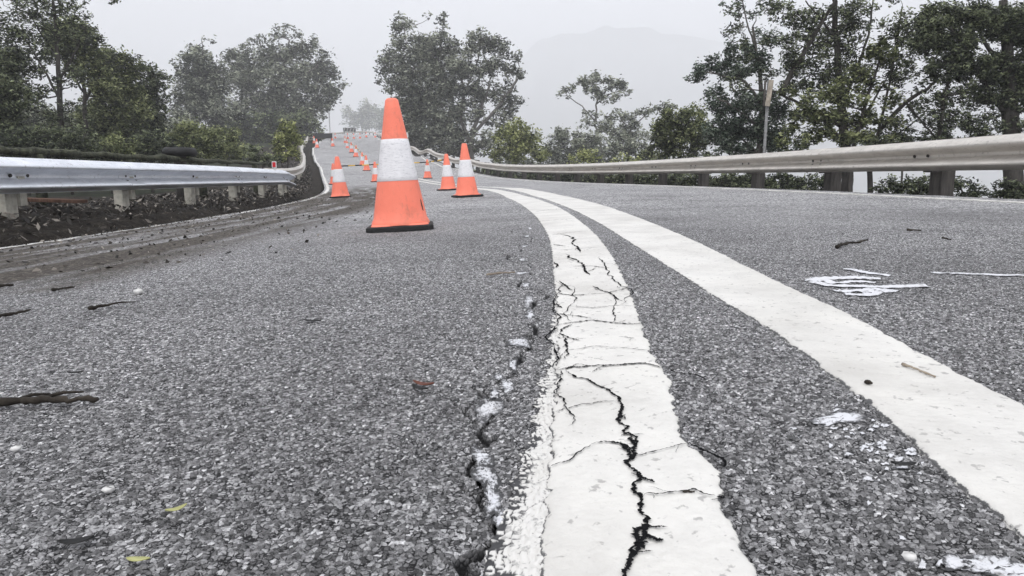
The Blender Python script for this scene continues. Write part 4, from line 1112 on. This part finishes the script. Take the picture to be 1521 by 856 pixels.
# --- centre
TR('broad many stemmed gum in the centre with dark leaning trunks', 64, [(700,262,4),(700,222,3.6),(702,195,3.2),(715,160,2.4),(728,125,1.6)],
   [(598,34,20,13,.8),(588,48,12,10,.6),(634,26,10,6,.7),(660,30,11,10,.7),(655,50,14,9,.7),(612,68,36,16,.9),(648,72,36,18,1),(585,90,24,18,.9),(570,108,12,12,.7),(715,54,26,12,.9),(740,70,28,14,.9),(765,85,16,10,.8),(700,75,24,16,.8),(620,100,40,22,1),(665,102,36,20,1),(595,125,26,20,1),(700,105,34,18,.8),(740,100,28,18,.7),(768,112,12,12,.7),
    (640,135,42,24,1),(690,140,36,22,.8),(735,135,30,22,.6),(762,150,16,22,.5),(615,160,32,26,1),(655,170,40,24,1),(700,172,30,20,.6),(745,175,22,22,.5),(635,200,40,22,1.1),(675,205,40,22,1),(720,210,30,16,.8),(563,122,3,3,1),(610,190,22,26,1)],
   'L_grey', 'bark_pale', limbs=[[(700,215,3),(684,180,2.4),(690,130,1.8),(670,80,1)],[(702,200,2.6),(740,160,2),(768,120,1.1)],[(698,225,2.4),(660,190,1.8),(625,130,1.2),(605,70,.8),(598,35,.5)],[(690,140,1.4),(710,90,1),(715,58,.6)],[(720,180,1.6),(752,150,1.2),(772,110,.8)],[(640,160,1.3),(650,90,.9),(660,30,.5)]], tintbias=-.04)
TR('dark shadowy undergrowth below the central gum', 66, [(640,262,1.6),(640,225,1.2)], [(640,222,36,14,1),(690,225,34,12,1),(615,215,16,16,1)], 'L_dark', 'bark_dark', cat='shrub', name='shrub')
# --- right of centre
TR('rounded yellow green bush right of the second nearest cone', 36, [(768,262,1.8),(767,230,1.6),(766,200,1)], [(768,190,20,14,1),(755,205,28,18,1),(785,208,26,18,1),(740,228,24,13,1),(770,228,36,14,1),(800,228,16,14,1)], 'L_bright', 'bark_dark', cat='shrub', name='bush', leaf_px=4, tintbias=.04)
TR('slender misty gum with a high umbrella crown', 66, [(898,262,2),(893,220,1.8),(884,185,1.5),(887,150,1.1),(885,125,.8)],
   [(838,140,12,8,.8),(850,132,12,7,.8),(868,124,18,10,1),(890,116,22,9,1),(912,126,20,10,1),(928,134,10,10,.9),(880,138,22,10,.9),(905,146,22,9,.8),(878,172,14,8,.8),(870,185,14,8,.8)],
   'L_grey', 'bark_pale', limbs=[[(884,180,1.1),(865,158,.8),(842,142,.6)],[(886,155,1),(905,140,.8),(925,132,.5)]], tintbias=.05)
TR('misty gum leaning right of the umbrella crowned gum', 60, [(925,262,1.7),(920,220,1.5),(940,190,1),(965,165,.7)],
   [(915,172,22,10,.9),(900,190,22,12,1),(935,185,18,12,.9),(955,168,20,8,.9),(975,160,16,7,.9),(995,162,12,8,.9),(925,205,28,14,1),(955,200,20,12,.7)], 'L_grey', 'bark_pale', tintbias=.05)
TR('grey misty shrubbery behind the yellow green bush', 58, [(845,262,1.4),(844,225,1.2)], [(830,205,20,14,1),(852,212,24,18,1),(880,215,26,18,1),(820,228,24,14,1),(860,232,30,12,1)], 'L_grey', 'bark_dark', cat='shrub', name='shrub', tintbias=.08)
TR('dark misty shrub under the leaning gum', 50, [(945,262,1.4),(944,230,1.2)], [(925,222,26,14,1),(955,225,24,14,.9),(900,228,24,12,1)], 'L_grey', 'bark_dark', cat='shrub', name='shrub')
TR('small bright shrub showing over the right rail, left of two', 31, [(872,262,1),(872,245,.8)], [(872,230,18,8,1),(860,238,16,8,1),(886,238,16,8,1)], 'L_bright', 'bark_dark', cat='shrub', name='shrub', leaf_px=3.6, tintbias=.1)
TR('small bright shrub showing over the right rail, right of two', 27, [(928,262,1),(928,247,.8)], [(925,236,16,6,1),(940,240,16,6,1),(910,241,12,5,1)], 'L_bright', 'bark_dark', cat='shrub', name='shrub', leaf_px=3.6, tintbias=.08)
TR('dense rounded dark green tree at the left of the right hand trees', 20, [(1010,268,2.6),(1010,230,2.2),(1012,190,1.4)], [(1000,178,26,16,1),(1030,170,22,16,1),(982,200,20,22,1),(1010,200,36,24,1),(1040,200,24,24,1),(985,225,22,14,1),(1020,228,36,12,1)], 'L_olive', 'bark_dark', tintbias=-.06, leaf_px=4)
# --- right, near
TR('cool green gum behind the pole, reaching left with layered branches', 15.5, [(1128,275,5),(1128,220,4.4),(1132,160,3.6),(1128,100,2.6),(1118,40,1.6)],
   [(1028,116,14,9,.9),(1048,104,22,12,.9),(1072,92,24,14,.9),(1098,76,26,16,.9),(1090,108,32,16,.9),(1122,92,26,18,.9),(1135,60,24,18,.6),(1062,140,20,14,.8),(1080,160,28,16,1),(1108,150,28,20,1),(1075,190,30,20,1),(1110,190,32,22,1),(1085,218,36,16,1),(1140,205,28,24,.9),(1150,160,24,20,.7),(1110,18,26,12,.4),(1090,4,22,8,.4)] + scat(1060,100,1190,225,26,12,22,.45,9),
   'L_blue', 'bark_pale', limbs=[[(1131,150,2.6),(1100,118,1.8),(1040,108,.8)],[(1128,190,2.2),(1095,165,1.5),(1060,145,.8)],[(1128,90,1.6),(1105,50,1.1),(1085,5,.6)],[(1128,230,2),(1100,205,1.3),(1070,190,.7)]])
TR('tall open gum with a straight dark trunk and leaning limb', 14.5, [(1258,310,8.5),(1258,240,7.6),(1252,180,6.5),(1245,110,5),(1241,40,3.8),(1238,-20,3)],
   [(1165,20,30,16,.5),(1195,35,28,20,.55),(1175,60,24,18,.5),(1215,70,26,24,.5),(1240,50,24,26,.55),(1225,18,26,14,.5),(1265,30,22,22,.5),(1190,100,26,18,.5),(1230,110,28,20,.6),(1260,85,22,22,.55),(1145,8,26,12,.5),(1280,10,26,14,.5),(1210,130,26,14,.6)] + scat(1090,-10,1300,130,40,12,22,.34,5),
   'L_dark', 'bark_dark', limbs=[[(1160,138,4),(1180,100,3.6),(1205,55,3),(1235,5,2.2),(1245,-20,2)],[(1254,190,3.5),(1215,165,2.2),(1160,138,1.6)],[(1250,160,3),(1275,100,2.2),(1292,50,1.5),(1300,-5,1)],[(1243,60,2),(1215,30,1.3),(1190,5,.8)]])
TR('yellow green leafy tree in front of the open gum', 13.5, [(1262,310,4),(1264,250,3.6),(1272,200,3),(1290,140,2.2),(1308,85,1.4)],
   [(1312,66,18,12,1),(1300,82,20,14,1),(1322,88,14,14,.9),(1275,108,20,12,1),(1255,122,18,10,1),(1290,118,18,12,.9),(1232,142,22,13,.9),(1262,148,26,14,.8),(1205,150,24,14,.8),(1195,172,26,16,.8),(1230,175,28,16,.8),(1270,178,26,16,.8),(1215,200,32,14,.9),(1265,205,32,14,1),(1300,210,26,10,.9)] + scat(1160,120,1330,215,30,12,22,.5,6),
   'L_olive', 'bark_dark', limbs=[[(1268,225,2.4),(1230,185,1.7),(1200,160,.9)],[(1275,190,2),(1300,150,1.5),(1325,110,.8)]], tintbias=.02, leaf_px=5.0)
TR('open tree with a long limb reaching right under the dark crown', 14, [(1292,310,4),(1292,250,3.6),(1305,195,3.4),(1345,152,2.8),(1396,118,1.8)],
   [(1340,40,26,26,.45),(1350,75,24,20,.4),(1330,120,20,18,.45),(1350,100,18,14,.5),(1335,175,24,14,.4),(1365,165,20,14,.35),(1375,205,28,10,.6),(1340,208,24,10,.6)] + scat(1290,0,1400,215,40,10,20,.34,7),
   'L_dark', 'bark_dark', limbs=[[(1330,70,2),(1360,40,1.6),(1395,5,1.2)],[(1305,195,2),(1322,120,1.6),(1332,70,1.4),(1340,10,.9)],[(1345,152,1.8),(1362,185,1.4),(1378,210,1)],[(1300,215,1.6),(1335,200,1.2),(1370,175,.8)]])
TR('dense dark tree filling the upper right corner', 12.5, [(1506,315,13),(1504,230,12),(1500,150,10),(1496,70,7),(1490,0,5)],
   [(1395,30,32,26,1.1),(1380,62,28,24,1.1),(1420,70,32,28,1.1),(1450,25,36,26,1.1),(1490,40,34,30,1.1),(1530,40,30,40,1.1),(1405,105,32,22,1.1),(1445,105,34,24,1.1),(1485,100,34,28,1.1),(1525,110,30,36,1.1),(1470,140,30,20,.9),(1510,150,28,24,1),(1430,140,24,16,.6),(1420,180,26,16,.5),(1455,185,26,14,.5),(1395,150,16,14,.5),(1500,185,26,14,.6),(1400,200,22,10,.6)] + scat(1380,130,1521,225,30,12,22,.42,8),
   'L_dark', 'bark_dark', limbs=[[(1502,180,5),(1465,130,3.6),(1430,70,2),(1400,30,1.2)],[(1395,200,3),(1400,150,2.6),(1410,100,1.8)],[(1500,120,4),(1465,60,2.4),(1450,15,1.4)]], tintbias=-.02)
TR('long bank of grey shrubs behind the far end of the right rail', 62, [(800,275,1.4),(800,245,1.2)], [(760,240,40,12,1),(820,240,40,12,1),(880,242,40,12,1),(940,243,36,10,1)] , 'L_grey', 'bark_dark', cat='shrub', name='shrub')
TR('olive shrub between the leaning gum and the dense rounded tree', 30, [(968,275,1.4),(968,250,1.2)], [(965,235,18,14,1),(978,245,20,10,1),(955,248,20,8,1)], 'L_olive', 'bark_dark', cat='shrub', name='shrub')
TR('dark shrub behind the right rail at the foot of the cool green gum', 17, [(1090,285,1.6),(1090,260,1.4)], [(1060,238,34,12,1),(1110,236,34,14,1),(1160,232,26,14,.8)], 'L_dark', 'bark_dark', cat='shrub', name='shrub')
TR('dark shrub behind the right rail below the long reaching limb', 13, [(1340,300,1.6),(1340,250,1.4)], [(1300,215,30,10,.8),(1350,212,32,8,.7),(1400,208,30,8,.7),(1450,205,30,8,.7)], 'L_dark', 'bark_dark', cat='shrub', name='shrub')
def rail_Y(px):
    q = np.arange(4, 60, .1); p = from_st(q, np.full(q.shape, 4.6)); x_ = CX + F*p[:, 0]/p[:, 1]
    return float(p[int(np.argmin(np.abs(x_-px))), 1])
ORD = ['first', 'second', 'third', 'fourth', 'fifth', 'sixth', 'seventh', 'eighth', 'ninth', 'tenth', 'eleventh', 'twelfth', 'thirteenth', 'fourteenth', 'fifteenth', 'sixteenth', 'seventeenth', 'eighteenth']
for i, px in enumerate([700, 735, 770, 808, 846, 884, 922, 960, 1000, 1040, 1080, 1122, 1160, 1205, 1330, 1375, 1425, 1500]):
    Yr = rail_Y(px) + 1.2 + .8*random.random(); py = 262 + (px-700)*.022; dd = 1.5 if px < 1180 else .95
    mt = 'L_dark'
    TR(f'low scrub under the right guardrail, {ORD[i]} clump from its far end', Yr, [(px, py+24, 1.4), (px+4, py+8, 1.2), (px, py-4, .8)],
       [(px, py-4, 26, 10, dd), (px-14, py+6, 22, 12, dd), (px+14, py+6, 22, 12, dd), (px, py+16, 30, 9, dd)], mt, 'bark_dark', cat='shrub', name='shrub', group='scrub under the right guardrail', leaf_px=4,
       limbs=[[(px-8, py+24, .9), (px-14, py+6, .7), (px-20, py-8, .5)], [(px+8, py+24, .9), (px+14, py+6, .7), (px+20, py-8, .5)]])
# overhanging sprig at the top of the sky
TR('small leafy sprig hanging into the sky at the top left', 16, [(186,-40,1.2),(178,-14,.9),(170,0,.6)], [(168,1,6,3,1),(164,4,3,2,1)], 'L_dark', 'bark_dark', cat='branch', name='leafy_sprig', dens=.5)

# ------------------------------------------------------------------ air
hz = MB(); hz.box((0, 1030, 150), (4600, 2900, 430)); ho = hz.build('haze', None or M['white'])
ho.data.materials.clear()
hm = bpy.data.materials.new('haze_air'); hm.use_nodes = True; nt = hm.node_tree; nt.nodes.remove(nt.nodes['Principled BSDF'])
pv = nt.nodes.new('ShaderNodeVolumePrincipled'); pv.inputs['Color'].default_value = (.982, .986, 1, 1); pv.inputs['Density'].default_value = .0016; pv.inputs['Anisotropy'].default_value = .0
nt.links.new(pv.outputs[0], nt.nodes['Material Output'].inputs['Volume']); ho.data.materials.append(hm)
tag(ho, 'thin mist lying over the road and the forest', None, None, 'stuff')

# ------------------------------------------------------------------ light
SUN_EL, SUN_AZ = 60, 195     # azimuth: direction the light comes from, clockwise from +Y
w = bpy.data.worlds.new('World'); S.world = w; w.use_nodes = True
wn = w.node_tree; bg = wn.nodes['Background']
sky = wn.nodes.new('ShaderNodeTexSky'); sky.sky_type = 'NISHITA'; sky.sun_disc = False
sky.sun_elevation = math.radians(SUN_EL); sky.sun_rotation = math.radians(SUN_AZ); sky.dust_density = 6; sky.air_density = 1.2; sky.altitude = 600
hs = wn.nodes.new('ShaderNodeHueSaturation'); hs.inputs['Saturation'].default_value = .12
wn.links.new(sky.outputs[0], hs.inputs['Color'])
mx = wn.nodes.new('ShaderNodeMix'); mx.data_type = 'RGBA'; mx.inputs[0].default_value = .75       # closed cloud deck over the clear sky
wn.links.new(hs.outputs[0], mx.inputs[6]); mx.inputs[7].default_value = (8.5, 8.75, 9.55, 1)
wn.links.new(mx.outputs[2], bg.inputs['Color']); bg.inputs['Strength'].default_value = .1
sun = bpy.data.lights.new('sun', 'SUN'); sun.energy = 1.35; sun.angle = math.radians(40); sun.color = (1, .97, .93)
so_ = bpy.data.objects.new('sun', sun); COL.objects.link(so_); so_.location = (0, -20, 40)
az = math.radians(SUN_AZ); el = math.radians(SUN_EL)
dirv = Vector((math.sin(az)*math.cos(el), math.cos(az)*math.cos(el), math.sin(el)))
so_.rotation_euler = dirv.to_track_quat('Z', 'Y').to_euler()

vs = S.view_settings; vs.view_transform = 'Standard'; vs.look = 'None'; vs.exposure = 0.72; vs.gamma = 1; vs.use_curve_mapping = False
cy = S.cycles
cy.max_bounces = 6; cy.diffuse_bounces = 3; cy.glossy_bounces = 2; cy.transmission_bounces = 2; cy.volume_bounces = 4; cy.transparent_max_bounces = 4
cy.use_denoising = True
cy.denoising_input_passes = 'RGB_ALBEDO_NORMAL'; cy.denoising_prefilter = 'ACCURATE'; cy.sample_clamp_indirect = 8
try: cy.denoiser = 'OPENIMAGEDENOISE'
except Exception: pass
import time as _t; print('done')
